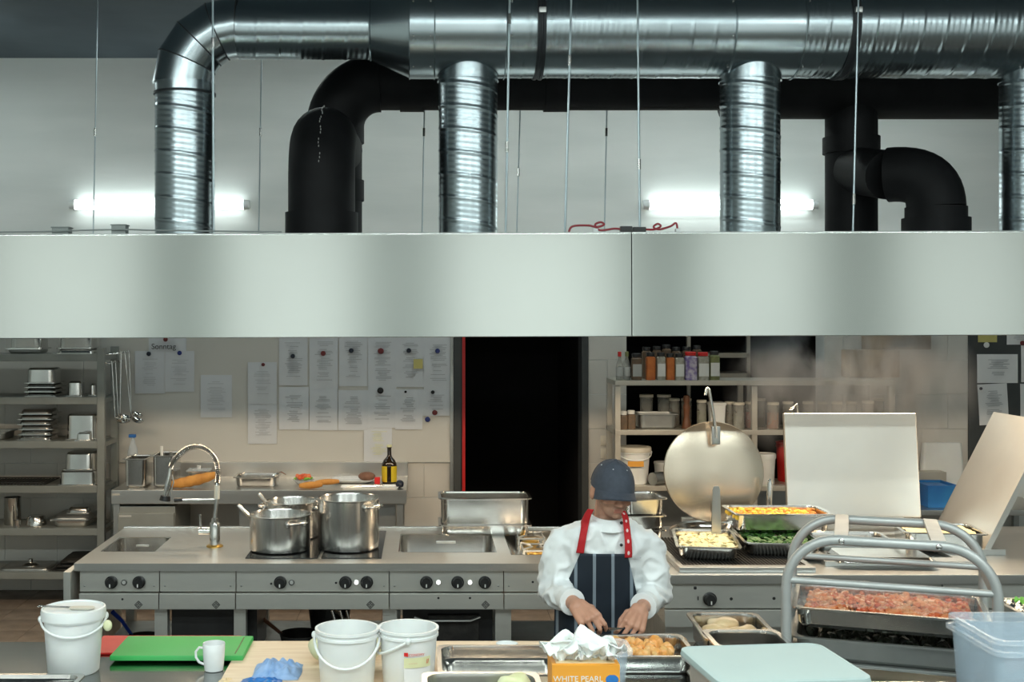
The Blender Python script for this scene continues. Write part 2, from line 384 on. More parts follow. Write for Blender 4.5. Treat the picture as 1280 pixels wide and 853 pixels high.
def chunks(n, L, W, z0, hfn, size, seed, loc, rotz=0, flat=1.0):
    rnd = random.Random(seed); mb = MB()
    for _ in range(n):
        x = rnd.uniform(-L/2, L/2); y = rnd.uniform(-W/2, W/2); h = hfn(x, y); s = size*rnd.uniform(0.7, 1.3)
        z = z0 + h*rnd.uniform(0.75, 1.05)
        M = Matrix.Rotation(rnd.uniform(0, 6.28), 3, 'Z') @ Matrix.Rotation(rnd.uniform(-0.6, 0.6), 3, 'X') @ Matrix.Rotation(rnd.uniform(-0.6, 0.6), 3, 'Y')
        b = MB(); a = s*rnd.uniform(0.7, 1.1); c = s*flat
        b.rloft([(s*0.7, a*0.7, s*0.2, -c/2), (s, a, s*0.3, -c/4), (s, a, s*0.3, c/4), (s*0.7, a*0.7, s*0.2, c/2)], n=1)
        for k, p in enumerate(b.v): b.v[k] = M @ p + Vector((x, y, z))
        mb.add(b.v, b.f)
    mb.xf(Matrix.Translation(loc) @ Matrix.Rotation(rotz, 4, 'Z'))
    return mb
def mound(L, W, z0, hfn, loc, rotz=0, nu=14, nv=10):
    mb = MB(); top = lambda u, v: Vector(((u-0.5)*L, (v-0.5)*W, z0 + hfn((u-0.5)*L, (v-0.5)*W)))
    mb.grid(top, nu, nv); mb.uv = None
    mb.xf(Matrix.Translation(loc) @ Matrix.Rotation(rotz, 4, 'Z')); return mb
# ================================================================== SETTING
WY = 9.4; CEIL = 4.17; XL, XR, YF = -5.6, 7.6, -3.0
DX0, DX1 = PX(567, WY), PX(730, WY)          # doorway
NX0, NX1 = PX(783, WY), PX(1030, WY)         # dark pass-through to the store room
fl = struct(MB().box(XL-0.2, XR+0.2, YF-0.2, 12.0, -0.06, -0.004), 'floor', 'floor_grout')
tile_me = MB().rloft([(0.296, 0.296, 0.003, -0.004), (0.296, 0.296, 0.003, -0.001), (0.292, 0.292, 0.003, 0.0)], n=1).mesh('tile', 'tile_floor')
forg = fl.location.copy()
for i in range(17):
    for j in range(10):
        o = bpy.data.objects.new('tile', tile_me); C.objects.link(o); o.parent = fl
        o.location = Vector((-3.75 + 0.3*i, 6.55 + 0.3*j, 0)) - forg
struct(MB().box(XL-0.2, XR+0.2, YF-0.2, 12.0, CEIL, CEIL+0.1), 'ceiling', 'ceiling_paint')
wb = MB()
wb.box(XL, DX0, WY, WY+0.2, 0, CEIL); wb.box(DX0, DX1, WY, WY+0.2, 2.3, CEIL); wb.box(DX1, NX0, WY, WY+0.2, 0, CEIL)
wb.box(NX0, NX1, WY, WY+0.2, 2.3, CEIL); wb.box(NX1, XR, WY, WY+0.2, 0, CEIL)
wall_back = struct(wb, 'wall_back', 'plaster')
struct(MB().box(XL-0.2, XL, YF-0.2, 12.0, 0, CEIL), 'wall_left', 'wall_paint')
struct(MB().box(XR, XR+0.2, YF-0.2, 12.0, 0, CEIL), 'wall_right', 'wall_paint')
struct(MB().box(XL, XR, YF-0.2, YF, 0, CEIL), 'wall_front', 'wall_paint')
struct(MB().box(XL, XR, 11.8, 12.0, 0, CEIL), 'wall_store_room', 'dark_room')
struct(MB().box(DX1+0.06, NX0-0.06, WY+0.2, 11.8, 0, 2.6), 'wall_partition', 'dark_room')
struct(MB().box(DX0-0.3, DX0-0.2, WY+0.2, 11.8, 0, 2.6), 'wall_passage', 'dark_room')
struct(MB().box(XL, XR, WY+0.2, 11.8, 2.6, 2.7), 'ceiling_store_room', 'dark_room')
for k, xx in enumerate((-2.8, -0.25, 2.75, 5.0)):
    struct(MB().box(xx-0.32, xx+0.32, YF, YF+0.3, 0, CEIL), 'wall_pillar', 'pillar_paint')
# tall daylight windows in the wall behind the camera, between the pillars
for k, (xa, xb) in enumerate(((-5.3, -3.2), (-2.4, -0.65), (0.15, 2.35), (3.15, 4.62), (5.4, 7.3))):
    wf = MB(); wf.box(xa, xb, YF, YF+0.06, 0.82, 0.90); wf.box(xa, xb, YF, YF+0.06, 3.70, 3.78); wf.box(xa, xa+0.07, YF, YF+0.06, 0.90, 3.70); wf.box(xb-0.07, xb, YF, YF+0.06, 0.90, 3.70)
    wo = struct(wf, 'window_%d' % (k+1), 'white_plastic')
    part(MB().box(xa+0.071, xb-0.071, YF+0.01, YF+0.02, 0.901, 3.699), 'pane', 'window_daylight', wo)
# door frame
df = MB(); df.box(DX0, DX0+0.055, WY-0.03, WY+0.2, 0, 2.3); df.box(DX1-0.02, DX1+0.03, WY-0.03, WY+0.2, 0, 2.3); df.box(DX0+0.055, DX1-0.02, WY-0.03, WY+0.2, 2.25, 2.3)
d1 = struct(df, 'door_1', 'notice_dark')
part(MB().box(DX0+0.068, DX0+0.092, WY+0.02, WY+0.06, 0, 2.25), 'door_edge_strip', 'red_plastic', d1, label='narrow red edge strip of the door frame')
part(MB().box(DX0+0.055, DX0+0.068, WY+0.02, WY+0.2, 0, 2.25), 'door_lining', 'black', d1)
part(MB().box(DX0-0.028, DX0-0.004, WY-0.035, WY-0.001, 0, 2.3), 'trim_strip', 'steel_dull', d1)
# magnetic board panel
BX0, BX1 = PX(128, WY), PX(565, WY)
brd = one(MB().rbox(BX0, BX1, WY-0.022, WY-0.001, PZ(578, WY), 2.16, 0.003), 'magnet_board', 'board',
          'wide pale magnetic wall board covered with pinned recipe sheets', 'wall board')
# wall tiles
TH = 0.2695; TW = 0.41
def tiles(xa, xb, za, zb):
    k = -7
    while 1.805 + TH*k < 2.2:
        z0 = max(za, 1.805 + TH*k); z1 = min(zb, 1.805 + TH*(k+1))
        if z1 - z0 > 0.02:
            off = (k % 2)*TW/2; i = math.floor((xa - off)/TW)
            while off + i*TW < xb:
                a = max(xa, off + i*TW); b = min(xb, off + (i+1)*TW)
                if b - a > 0.015:
                    part(MB().rbox(a+0.0015, b-0.0015, WY-0.008, WY-0.0005, z0+0.0015, z1-0.0015, 0.0015, 1), 'tile', 'tile_wall', wall_back)
                i += 1
        k += 1
tiles(-3.6, BX0-0.002, 0.0, 2.3)
tiles(BX0, DX0-0.03, 0.0, PZ(578, WY)-0.002)
tiles(DX1+0.032, NX0, 0.0, 2.3)
tiles(NX1, 4.5, 0.0, 2.3)
# switches on the narrow tiled strip beside the doorway
for k, (py, lb) in enumerate(((551, 'upper of two white switch plates on the tiled strip'), (567, 'lower of two white switch plates on the tiled strip'))):
    c = P(757, py, WY-0.012)
    t = thing('switch_plate', lb, 'switch', c, 'switch plates on the tiled strip')
    part(MB().rbox(c.x-0.04, c.x+0.04, WY-0.018, WY-0.008, c.z-0.04, c.z+0.04, 0.004), 'plate', 'cream_plastic', t)
    part(MB().rbox(c.x-0.024, c.x+0.024, WY-0.023, WY-0.018, c.z-0.024, c.z+0.024, 0.003), 'rocker', 'cream_plastic', t)

# ================================================================== LAMPS
def area(name, loc, sx, sy, power, col, parent, rot=(0,0,0)):
    l = bpy.data.lights.new(name, 'AREA'); l.shape = 'RECTANGLE'; l.size = sx; l.size_y = sy; l.energy = power; l.color = col
    o = bpy.data.objects.new(name, l); C.objects.link(o); o.parent = parent; o.location = Vector(loc) - worg(parent); o.rotation_euler = rot
    return o
def ceiling_lamp(x, y, L, lab, grp, pw):
    t = thing('ceiling_lamp', lab, 'lamp', (x, y, CEIL-0.12), grp)
    part(MB().rbox(x-L/2, x+L/2, y-0.08, y+0.08, CEIL-0.07, CEIL, 0.01), 'housing', 'white_plastic', t)
    part(MB().rbox(x-L/2+0.02, x+L/2-0.02, y-0.06, y+0.06, CEIL-0.11, CEIL-0.07, 0.015), 'diffuser', 'ceiling_tube_on', t)
    area('lamp_light', (x, y, CEIL-0.13), L-0.1, 0.12, pw, COOL, t)
for x in (-3.0, -0.8, 1.4, 3.6): ceiling_lamp(x, 2.3, 2.0, 'long white ceiling batten lamp over the serving counter', 'ceiling lamps over the counter', P_CEIL)
for x, L in ((-3.52, 1.1), (-0.82, 0.86), (0.70, 1.3), (2.1, 1.3), (3.45, 1.2)): ceiling_lamp(x, 8.2, L, 'short white batten lamp added out of sight to brighten the rear wall', 'added unseen lamps behind the ducts', (3.8 if x > -3 else 6.0)*L)  # added row, kept out of view, to brighten the upper rear wall
for x in (-2.6, 0.6, 3.8): ceiling_lamp(x, 0.4, 2.4, 'long white ceiling batten lamp in the rear row', 'rear ceiling lamps', P_CEIL*2.8)
def wall_lamp(pa, pb, lab):
    a = P(pa, 256, WY-0.06); b = P(pb, 256, WY-0.06); r = 0.04
    t = thing('fluorescent_wall_lamp', lab, 'lamp', ((a.x+b.x)/2, WY, a.z))
    part(MB().rbox(a.x+0.02, b.x-0.02, WY-0.03, WY, a.z-0.03, a.z+0.03, 0.004), 'housing', 'white_plastic', t)
    part(MB().tube([a+Vector((0.04,0,0)), b-Vector((0.04,0,0))], r, 16), 'diffuser_tube', 'tube_on', t)
    for q, s in ((a, 1), (b, -1)): part(MB().tube([q, q+Vector((0.045*s,0,0))], [r*0.85, r*1.02], 16), 'end_cap', 'white_plastic', t)
wall_lamp(87, 312, 'glowing wall tube lamp behind the silver bent drop duct')
wall_lamp(804, 1022, 'glowing wall tube lamp beside the black branched riser')

# ================================================================== EXHAUST HOOD
HY0, HY1 = 5.5, 7.6; HZ0, HZ1 = 2.053, 2.529; SEAM = PX(790, 5.5); TILT = 0.0034
def hood(xa, xb, lab, lamps):
    t = thing('exhaust_hood', lab, 'exhaust hood', ((xa+xb)/2, HY0, HZ0 + TILT*((xa+xb)/2 - 0.4)))
    t.rotation_euler = (0, -TILT, 0)
    off = Vector(((xa+xb)/2, HY0, HZ0))
    def p(mb, n, m):
        mb.xf(Matrix.Translation(-off)); return part(mb, n, m, t, local=True)
    g = 0.0015
    f = MB().rbox(xa+g, xb-g, HY0, HY0+0.025, HZ0, HZ1, 0.004); p(f, 'front_panel', 'hood_steel')
    p(MB().rbox(xa+g, xb-g, HY1-0.025, HY1, HZ0, HZ1, 0.004), 'back_panel', 'steel')
    for s in ((xa+g, xa+0.02), (xb-0.02, xb-g)): p(MB().box(s[0], s[1], HY0+0.025, HY1-0.025, HZ0, HZ1), 'side_panel', 'steel')
    p(MB().box(xa+0.02, xb-0.02, HY0+0.025, HY1-0.025, HZ1-0.02, HZ1-0.004), 'top_deck', 'steel')
    p(MB().box(xa+0.02, xb-0.02, HY0+0.025, HY0+0.08, HZ0+0.002, HZ0+0.02), 'drip_gutter', 'steel')
    p(MB().box(xa+0.02, xb-0.02, HY1-0.08, HY1-0.025, HZ0+0.002, HZ0+0.02), 'drip_gutter', 'steel')
    p(MB().box(xa+0.004, xb-0.004, HY0+0.002, HY0+0.02, HZ1, HZ1+0.004), 'rim_strip', 'steel_dull')
    # slanted filter bank
    n = int((xb-xa)/0.5)
    for k in range(n):
        x0 = xa+0.04 + k*(xb-xa-0.08)/n
        fb = MB()
        for q in range(10):
            yy = 6.35 + q*0.04; fb.box(x0+0.02, x0+(xb-xa-0.08)/n-0.02, yy, yy+0.026, 2.30+0.012*q, 2.31+0.012*q)
        p(fb, 'filter', 'steel_dull')
    for lx in lamps:
        p(MB().rbox(lx-0.55, lx+0.55, 6.86, 7.02, 2.30, 2.36, 0.01), 'lamp_housing', 'white_plastic')
        p(MB().rbox(lx-0.53, lx+0.53, 6.88, 7.00, 2.285, 2.30, 0.006), 'lamp_diffuser', 'hood_lamp_on')
        l = bpy.data.lights.new('hood_light', 'AREA'); l.shape = 'RECTANGLE'; l.size = 1.0; l.size_y = 0.12; l.energy = P_HOOD; l.color = WARM
        o = bpy.data.objects.new('hood_light', l); C.objects.link(o); o.parent = t; o.location = Vector((lx, 6.94, 2.27)) - off
    return t
hood(-3.7, SEAM, 'long brushed steel exhaust hood above the sink and stockpots', (-2.6, -1.2, 0.2))
hood(SEAM, 4.2, 'brushed steel exhaust hood above the kettle and bratt pans', (1.6, 2.7, 3.6))

# ================================================================== SILVER DUCT
DY = 6.3; DZ = PZ(37, DY); RS = 0.154; RM = 0.252
def spiral(p0, ax, L, Rr, pitch=0.118, seg=64, step=0.008, dirn=1):
    mb = MB(); n = max(4, int(L/step)); loops = []
    for i in range(n+1):
        t = L*i/n; l = []
        for k in range(seg):
            a = 2*PI*k/seg; ph = (t/pitch + dirn*k/seg) % 1.0
            d = min(abs(ph-0.5), 0.5)
            rr_ = Rr + 0.0030*math.exp(-(d/0.05)**2) + 0.0005*math.cos(ph*2*PI*4)
            if ax == 'z': l.append(Vector((p0[0]+rr_*math.cos(a), p0[1]+rr_*math.sin(a), p0[2]+t)))
            else: l.append(Vector((p0[0]+t, p0[1]+rr_*math.cos(a), p0[2]+rr_*math.sin(a))))
        loops.append(l)
    return mb.loft(loops, True, True)
def xpipe(xa, xb, r0, r1=None, seg=64, c=None):
    c = c or (DY, DZ); r1 = r1 or r0
    return MB().loft([[Vector((x, c[0]+r*math.cos(2*PI*k/seg), c[1]+r*math.sin(2*PI*k/seg))) for k in range(seg)] for x, r in ((xa, r0), (xb, r1))])
def zpipe(x, y, za, zb, r, seg=64):
    return MB().loft([[Vector((x+r*math.cos(2*PI*k/seg), y+r*math.sin(2*PI*k/seg), z)) for k in range(seg)] for z in (za, zb)])
def ring(x, r, w_=0.012): return MB().lathe([(r-0.006, -w_/2), (r+0.006, -w_/2), (r+0.008, 0), (r+0.006, w_/2), (r-0.006, w_/2)], (x, DY, DZ), 64, Matrix.Rotation(R(90), 3, 'Y'))
sd = thing('silver_duct', 'silver spiral ventilation duct with four drop pipes over the hood', 'ventilation duct', (0.5, DY, HZ1))
dx = [PX(p, DY) for p in (231, 585, 937.5, 1289)]
HT = HZ1 + 0.016
# mitred elbow on the left
be = 0.285; ex = dx[0]; ez = DZ
zb = ez - be
part(spiral((ex, DY, HT), 'z', zb-0.05-HT, RS), 'drop_pipe', 'galvanised', sd)
part(zpipe(ex, DY, zb-0.055, zb+0.001, RS+0.003), 'collar', 'galvanised_smooth', sd)
part(MB().lathe([(RS, -0.006), (RS+0.008, -0.006), (RS+0.008, 0.006), (RS, 0.006)], (ex, DY, zb-0.055), 64), 'joint_ring', 'galvanised_dark', sd)
cen = Vector((ex+be, DY, zb))
cut = [0, 15, 45, 75, 90]      # mitre planes at these angles (from vertical run to horizontal run)
def mitre_loop(a, prev_dir):
    # plane through cen with angle a; pipe axis direction prev_dir
    aa = R(a); rad = Vector((-math.cos(aa), 0, math.sin(aa)))     # radial direction in the plane
    return rad
segs_ax = [R(0), R(22.5+7.5), R(60), R(90)]
angs = [0, 22.5, 45, 67.5, 90]
for k in range(4):
    a0, a1 = R(angs[k]), R(angs[k+1]); am = (a0+a1)/2
    axis = Vector((math.sin(am), 0, math.cos(am)))
    nrm = Vector((-math.cos(am), 0, math.sin(am)))
    loops = []
    for a in (a0, a1):
        l = []
        for q in range(64):
            th = 2*PI*q/64; off = nrm*(RS*math.cos(th)) + Vector((0, RS*math.sin(th), 0))
            p0 = cen + nrm*(be/math.cos((a1-a0)/2)*1.0) + off
            # slide along axis onto plane at angle a: plane normal
            pn = Vector((math.sin(a+PI/2), 0, math.cos(a+PI/2)));  pn = Vector((math.sin(a), 0, math.cos(a)))
            t = -(p0-cen).dot(pn)/axis.dot(pn)
            l.append(p0 + axis*t)
        loops.append(l)
    gp = part(MB().loft(loops), 'elbow_gore', 'galvanised_smooth', sd)
    part(MB().tube(loops[1]+[loops[1][0]], 0.0035, 6), 'seam_bead', 'galvanised_dark', gp)
x463, x512, x543, x630 = [PX(p, DY) for p in (463, 512, 543, 630)]
part(spiral((ex+be, DY, DZ), 'x', x463-ex-be, RS+0.001), 'main_pipe', 'galvanised', sd)
part(xpipe(x463, x512, RS+0.004, RM), 'reducer', 'galvanised_smooth', sd)
part(xpipe(x512, x543, RM+0.004), 'riveted_band', 'galvanised', sd)
part(xpipe(x543, x630, RM+0.001), 'tee_section', 'galvanised_smooth', sd)
x906, x990, x1268, x1320 = [PX(p, DY) for p in (906, 990, 1264, 1330)]
part(spiral((x630, DY, DZ), 'x', x906-x630, RM), 'main_pipe', 'galvanised', sd)
part(xpipe(x906, x990, RM+0.002), 'tee_section', 'galvanised_smooth', sd)
part(spiral((x990, DY, DZ), 'x', x1268-x990, RM), 'main_pipe', 'galvanised', sd)
part(xpipe(x1268, x1320, RM+0.003), 'tee_section', 'galvanised_smooth', sd)
part(spiral((x1320, DY, DZ), 'x', 0.6, RM), 'main_pipe', 'galvanised', sd)
for px in (463, 512, 543, 630, 906, 990, 1264): part(ring(PX(px, DY), RS+0.004 if px == 463 else RM+0.001, 0.006), 'seam_ring', 'galvanised', sd)
for px in (672, 1050):
    x = PX(px, DY)
    cl = part(MB().lathe([(RM+0.002, -0.022), (RM+0.010, -0.022), (RM+0.010, -0.008), (RM+0.005, -0.006), (RM+0.005, 0.006), (RM+0.010, 0.008), (RM+0.010, 0.022), (RM+0.002, 0.022)], (x, DY, DZ), 64, Matrix.Rotation(R(90), 3, 'Y')), 'hanger_clamp', 'galvanised_dark', sd)
    part(MB().rbox(x-0.018, x+0.018, DY-RM-0.03, DY-RM-0.004, DZ+0.02, DZ+0.05, 0.004), 'clamp_bolt', 'steel', cl)
    part(MB().tube([(x, DY, DZ+RM), (x, DY, CEIL)], 0.005, 8), 'hanger_rod', 'rod_steel', cl)
rv = MB()
for px in (517, 538, 634, 636, 902, 994, 1260):
    for an in (-60, -20, 20, 60):
        a = R(180+an); rr0 = RM+0.005
        rv.ell((PX(px, DY), DY+rr0*math.cos(a), DZ+rr0*math.sin(a)), (0.005, 0.005, 0.005), 8, 6)
part(rv, 'rivets', 'steel_polish', sd, kind='stuff')
for x in dx[1:]:
    part(spiral((x, DY, HT), 'z', DZ-RM-0.012-HT, RS), 'drop_pipe', 'galvanised', sd)
    part(zpipe(x, DY, DZ-RM-0.02, DZ-0.12, RS+0.003), 'saddle_collar', 'galvanised_smooth', sd)
    part(MB().lathe([(RS, -0.005), (RS+0.007, -0.005), (RS+0.007, 0.005), (RS, 0.005)], (x, DY, DZ-RM-0.018), 64), 'joint_ring', 'galvanised', sd)

# ================================================================== BLACK INSULATED DUCT
IY = 7.05; IZ = PZ(104, IY); RB = 0.158
def bend(c, u, v, rb, a0, a1, r, n=14, seg=28):      # arc in the plane u,v about c
    pts = [Vector(c) + (Vector(u)*math.cos(R(a0+(a1-a0)*k/n)) + Vector(v)*math.sin(R(a0+(a1-a0)*k/n)))*rb for k in range(n+1)]
    return MB().tube(pts, r, seg)
bd = thing('insulated_duct', 'black foam insulated duct running behind the silver duct', 'ventilation duct', (0.8, IY, HZ1))
rx = PX(419, IY)                                     # left riser
part(MB().tube([(rx, IY, HT), (rx, IY, IZ-0.2)], RB, 32), 'riser', 'foam_black', bd)
for pz in (0.28, 0.62): part(MB().tube([(rx, IY, HT+pz), (rx, IY, HT+pz+0.12)], RB+0.012, 32), 'sleeve', 'foam_black', bd)
part(bend((rx+0.26, IY, IZ-0.26), (-1,0,0), (0,0,1), 0.26, 0, 90, RB+0.012), 'elbow', 'foam_black', bd)
part(MB().tube([(rx+0.24, IY, IZ), (PX(905, IY), IY, IZ)], RB, 32), 'main_pipe', 'foam_black', bd)
for px in (500, 680): part(MB().tube([(PX(px, IY), IY, IZ), (PX(px, IY)+0.14, IY, IZ)], RB+0.01, 32), 'sleeve', 'foam_black', bd)
RB2 = 0.21
part(MB().tube([(PX(905, IY), IY, IZ), (4.3, IY, IZ)], RB2, 32), 'wide_main_pipe', 'foam_black', bd)
# left branch: rises from the hood in front, bends back into the riser
fx = PX(402, 6.35); fr = 0.183
part(MB().tube([(fx, 6.35, HT), (fx, 6.35, PZ(215, 6.35))], fr-0.006, 32), 'branch_pipe', 'foam_black', bd)
part(MB().tube([(fx, 6.35, HT+0.01), (fx, 6.35, HT+0.15)], fr+0.010, 32), 'branch_collar', 'foam_black', bd)
zz = PZ(215, 6.35)
part(bend((fx, 6.35+0.22, zz-0.02), (0,-1,0), (0,0,1), 0.22, 0, 90, fr-0.006), 'branch_elbow', 'foam_black', bd)
part(MB().tube([(fx, 6.55, zz+0.20), (rx, 7.0, zz+0.20)], fr-0.02, 32), 'branch_link', 'foam_black', bd)
sm = MB()
for k in range(26):
    a = R(8+k*3.0); p = Vector((fx+0.012*math.sin(k*0.9)*0.4, 6.35+0.22-math.cos(a)*(0.22+fr-0.004), zz-0.02+math.sin(a)*(0.22+fr-0.004)))
    if k % 4 != 3: sm.ell(p, (0.0025, 0.003, 0.008), 6, 4)
part(sm, 'glue_seam', 'label_grey', bd, kind='stuff')
# right riser with branch
qx = PX(1064, IY)
part(MB().tube([(qx, IY, HT), (qx, IY, IZ)], 0.148, 32), 'riser', 'foam_black', bd)
part(MB().tube([(qx, IY, PZ(192, IY)), (qx, IY, PZ(172, IY))], 0.162, 32), 'sleeve', 'foam_black', bd)
gx = PX(1170, 6.45); gy = 6.45; gz = PZ(222, 6.45)
A = Vector((qx, 6.98, PZ(213, 6.98))); B = Vector((gx-0.20, gy+0.14, gz+0.03))
part(MB().tube([A, B], 0.135, 32), 'branch_pipe', 'foam_black', bd)
d = (B-A).normalized(); cc = []
E0 = B; E1 = Vector((gx, gy, gz-0.16)); corner = Vector((gx, gy, gz+0.04))
for k in range(13):
    t = k/12; cc.append(E0*(1-t)**2 + corner*2*t*(1-t) + E1*t*t)
part(MB().tube(cc, [0.15]*13, 32), 'branch_elbow', 'foam_black', bd)
part(MB().tube([E1, (gx, gy, HT)], 0.158, 32), 'branch_pipe', 'foam_black', bd)
part(MB().tube([(gx, gy, HT+0.012), (gx, gy, HT+0.13)], 0.175, 32), 'branch_collar', 'foam_black', bd)

# ================================================================== HANGER RODS
def rod(xb, xt, Y, lab, grp, turn):
    k = (xt-xb)/290.0
    ytop = VY - (CEIL-CAMZ)*F/Y; b = P(xb, 291, Y); b.z = HZ1-0.012; tp = P(xb + k*(291-ytop), ytop, Y)
    t = thing('hanging_rod', lab, 'rod', b, grp)
    part(MB().tube([b, tp], 0.0055 if Y < 6 else 0.004, 8), 'rod', 'rod_steel', t)
    for fz in turn:
        p = b.lerp(tp, fz); part(MB().tube([p, p+(tp-b).normalized()*0.05], 0.0085, 8), 'coupling', 'steel_polish', t)
for a, b, tu, lb in ((267, 266, (0.55, 0.75), 'bright steel rod hanging along the bent drop pipe'), (632, 637, (0.25, 0.62), 'bright steel rod beside the middle drop pipe'), (706, 714, (0.5,), 'bright steel rod above the start of the red cable'),
                     (800, 797, (0.2,), 'bright steel rod above the black cable plug'), (1066, 1073, (0.1,), 'bright steel rod in front of the branched black riser')):
    rod(a, b, 5.72, lb, 'front hood rods', tu)
for a, b, tu, lb in ((116, 122, (0.45,), 'thin dark rod behind the tube lamp and junction boxes'), (323, 328, (0.45,), 'thin dark rod between the tube lamp and black elbow'), (527, 533, (0.45,), 'thin dark rod between black elbow and middle drop pipe'),
                     (645, 654, (0.3,), 'thin leaning rod just behind the middle drop pipe'), (755, 761, (0.45,), 'thin dark rod behind the red cable on the hood')):
    rod(a, b, 7.42, lb, 'rear hood rods', tu)

# ================================================================== CABLES ON THE HOOD
for (pa, pb, pt, lb) in ((67, 88, 284, 'small grey junction box with open lid on the hood edge'), (141, 159, 281, 'small grey junction box on the hood below the tube lamp')):
    a = P(pa, 292, 5.6); b = P(pb, pt, 5.6); z0 = HZ1+0.006 + TILT*(a.x-0.4)
    t = thing('junction_box', lb, 'junction box', ((a.x+b.x)/2, 5.6, z0))
    part(MB().rbox(a.x, b.x, 5.57, 5.63, z0, b.z-0.006, 0.004), 'box', 'box_grey', t)
    part(MB().rbox(a.x-0.004, b.x+0.004, 5.566, 5.634, b.z-0.006, b.z, 0.003), 'lid', 'box_grey', t)
def wavy(pts, Y):
    out = []
    for i in range(len(pts)-1):
        p0 = pts[max(i-1,0)]; p1 = pts[i]; p2 = pts[i+1]; p3 = pts[min(i+2, len(pts)-1)]
        for k in range(6):
            t = k/6; f = lambda a,b,c,d_: 0.5*((2*b)+(-a+c)*t+(2*a-5*b+4*c-d_)*t*t+(-a+3*b-3*c+d_)*t**3)
            out.append(P(f(p0[0],p1[0],p2[0],p3[0]), f(p0[1],p1[1],p2[1],p3[1]), Y))
    out.append(P(*pts[-1], Y)); return out
one(MB().tube(wavy([(-20,290.5),(40,290),(90,288.5),(150,287),(190,288),(225,288.5),(300,289.5),(352,290)], 5.56), 0.0035, 6), 'grey_cable', 'box_grey', 'thin grey cable lying along the hood top edge', 'cable')
t = thing('red_cable_link', 'dark red cable with black plug coiled on the hood top', 'cable', P(775, 291, 5.56))
part(MB().tube(wavy([(711,290),(716,283),(735,282),(746,284),(755,281),(751,278),(744,281),(750,288),(768,286),(778,287)], 5.56), 0.005, 6), 'cable', 'cable_red', t)
part(MB().tube(wavy([(806,287),(818,287),(826,283),(822,280),(817,284),(824,287),(838,283),(845,279),(847,288)], 5.56), 0.005, 6), 'cable', 'cable_red', t)
part(MB().rbox(PX(775,5.56), PX(790,5.56), 5.545, 5.575, PZ(291,5.56), PZ(283,5.56), 0.003), 'plug', 'black', t)
part(MB().rbox(PX(791,5.56), PX(807,5.56), 5.545, 5.575, PZ(291,5.56), PZ(284,5.56), 0.003), 'socket', 'black', t)
part(MB().rbox(PX(741,5.56), PX(747,5.56), 5.545, 5.575, PZ(291,5.56), PZ(286,5.56), 0.003), 'terminal', 'white_plastic', t)
part(MB().rbox(PX(844,5.56), PX(850,5.56), 5.545, 5.575, PZ(291,5.56), PZ(286,5.56), 0.003), 'terminal', 'white_plastic', t)
# ================================================================== BOARD SHEETS AND MAGNETS
BY = WY - 0.022
def sheet(x0, y0, x1, y1, lab, style=0, m='paper', Y=None, grp='recipe sheets on the magnetic board', ink='ink_pale', dy=0.0):
    Y = Y or BY; a = P(x0, y1, Y); b = P(x1, y0, Y); rnd = random.Random(int(x0*7+y0)); yb = Y - 0.0015 - dy
    t = thing('pinned_sheet', lab, 'sheet', ((a.x+b.x)/2, yb, a.z), grp)
    mb = MB(); n = 6; h = b.z-a.z
    loops = []
    for k in range(n+1):
        u = k/n; bulge = 0.006*math.sin(PI*u)*(1 if style else 0.5) + (0.004*(1-u))
        loops.append([Vector((a.x, yb-0.0005-bulge, a.z+h*u)), Vector((b.x, yb-0.0005-bulge*0.4, a.z+h*u)), Vector((b.x, yb-bulge*0.4, a.z+h*u)), Vector((a.x, yb-bulge, a.z+h*u))])
    mb.loft(loops); part(mb, 'sheet', m, t)
    pm = MB(); z = b.z - h*rnd.uniform(0.16, 0.24); wd = b.x-a.x
    while z > a.z + h*0.16:
        wl = wd*rnd.choice((0.25, 0.4, 0.5, 0.55, 0.3)); cx = (a.x+b.x)/2 + wd*rnd.uniform(-0.04, 0.06)
        yy = yb - 0.0118
        pm.box(cx-wl/2, cx+wl/2, yy, yy+0.0004, z, z+0.004)
        z -= rnd.choice((0.011, 0.011, 0.014, 0.03))
    if len(pm.v): part(pm, 'printed_text', ink, t, kind='stuff')
    return t
def magnet(px, py, r, m, lab, Y=None, grp=None, dy=0.013):
    Y = Y or BY; c = P(px, py, Y-dy)
    mb = MB().lathe([(r, 0), (r, 0.005), (r*0.85, 0.009), (r*0.4, 0.0105), (0.0005, 0.0105)], (0,0,0), 16).xf(Matrix.Translation(c) @ Matrix.Rotation(R(90), 4, 'X'))
    return one(mb, 'round_magnet', m, lab, 'magnet', grp)
# heading sheet
t = sheet(186, 421, 233, 440, 'small heading sheet reading Sonntag above two sheets', ink='paper')
tm = upright(text_mesh('Sonntag', 0.060), P(204.5, 433.6, BY-0.016)); part(tm, 'heading_text', 'ink_black', t)
sheet(169, 439, 206, 492, 'recipe sheet in a sleeve under the Sonntag heading, nearer the shelf', 1, dy=0.002)
sheet(206.5, 439, 243, 490, 'recipe sheet in a sleeve under the Sonntag heading, farther from the shelf', 1)
sheet(251, 469, 290, 522, 'lone low recipe sheet without magnet beside the Sonntag sheets', 1)
sheet(310, 503, 346, 555, 'lower of two overlapping sheets hanging under one dark red magnet', 1)
sheet(310, 453, 346, 505, 'upper of two overlapping sheets hanging under one dark red magnet', 1, dy=0.003)
tops = [(349, 'teal magnet'), (387, 'half red magnet'), (424, 'navy magnet beside the half red one'), (460, 'large dark red magnet'), (495, 'navy magnet and yellow note'), (530, 'blue magnet beside the doorway')]
for k, (x, d_) in enumerate(tops): sheet(x, 416, x+35.5, 482+(k*5) % 9, 'top row recipe sheet pinned with a '+d_, k % 2, ink='ink')
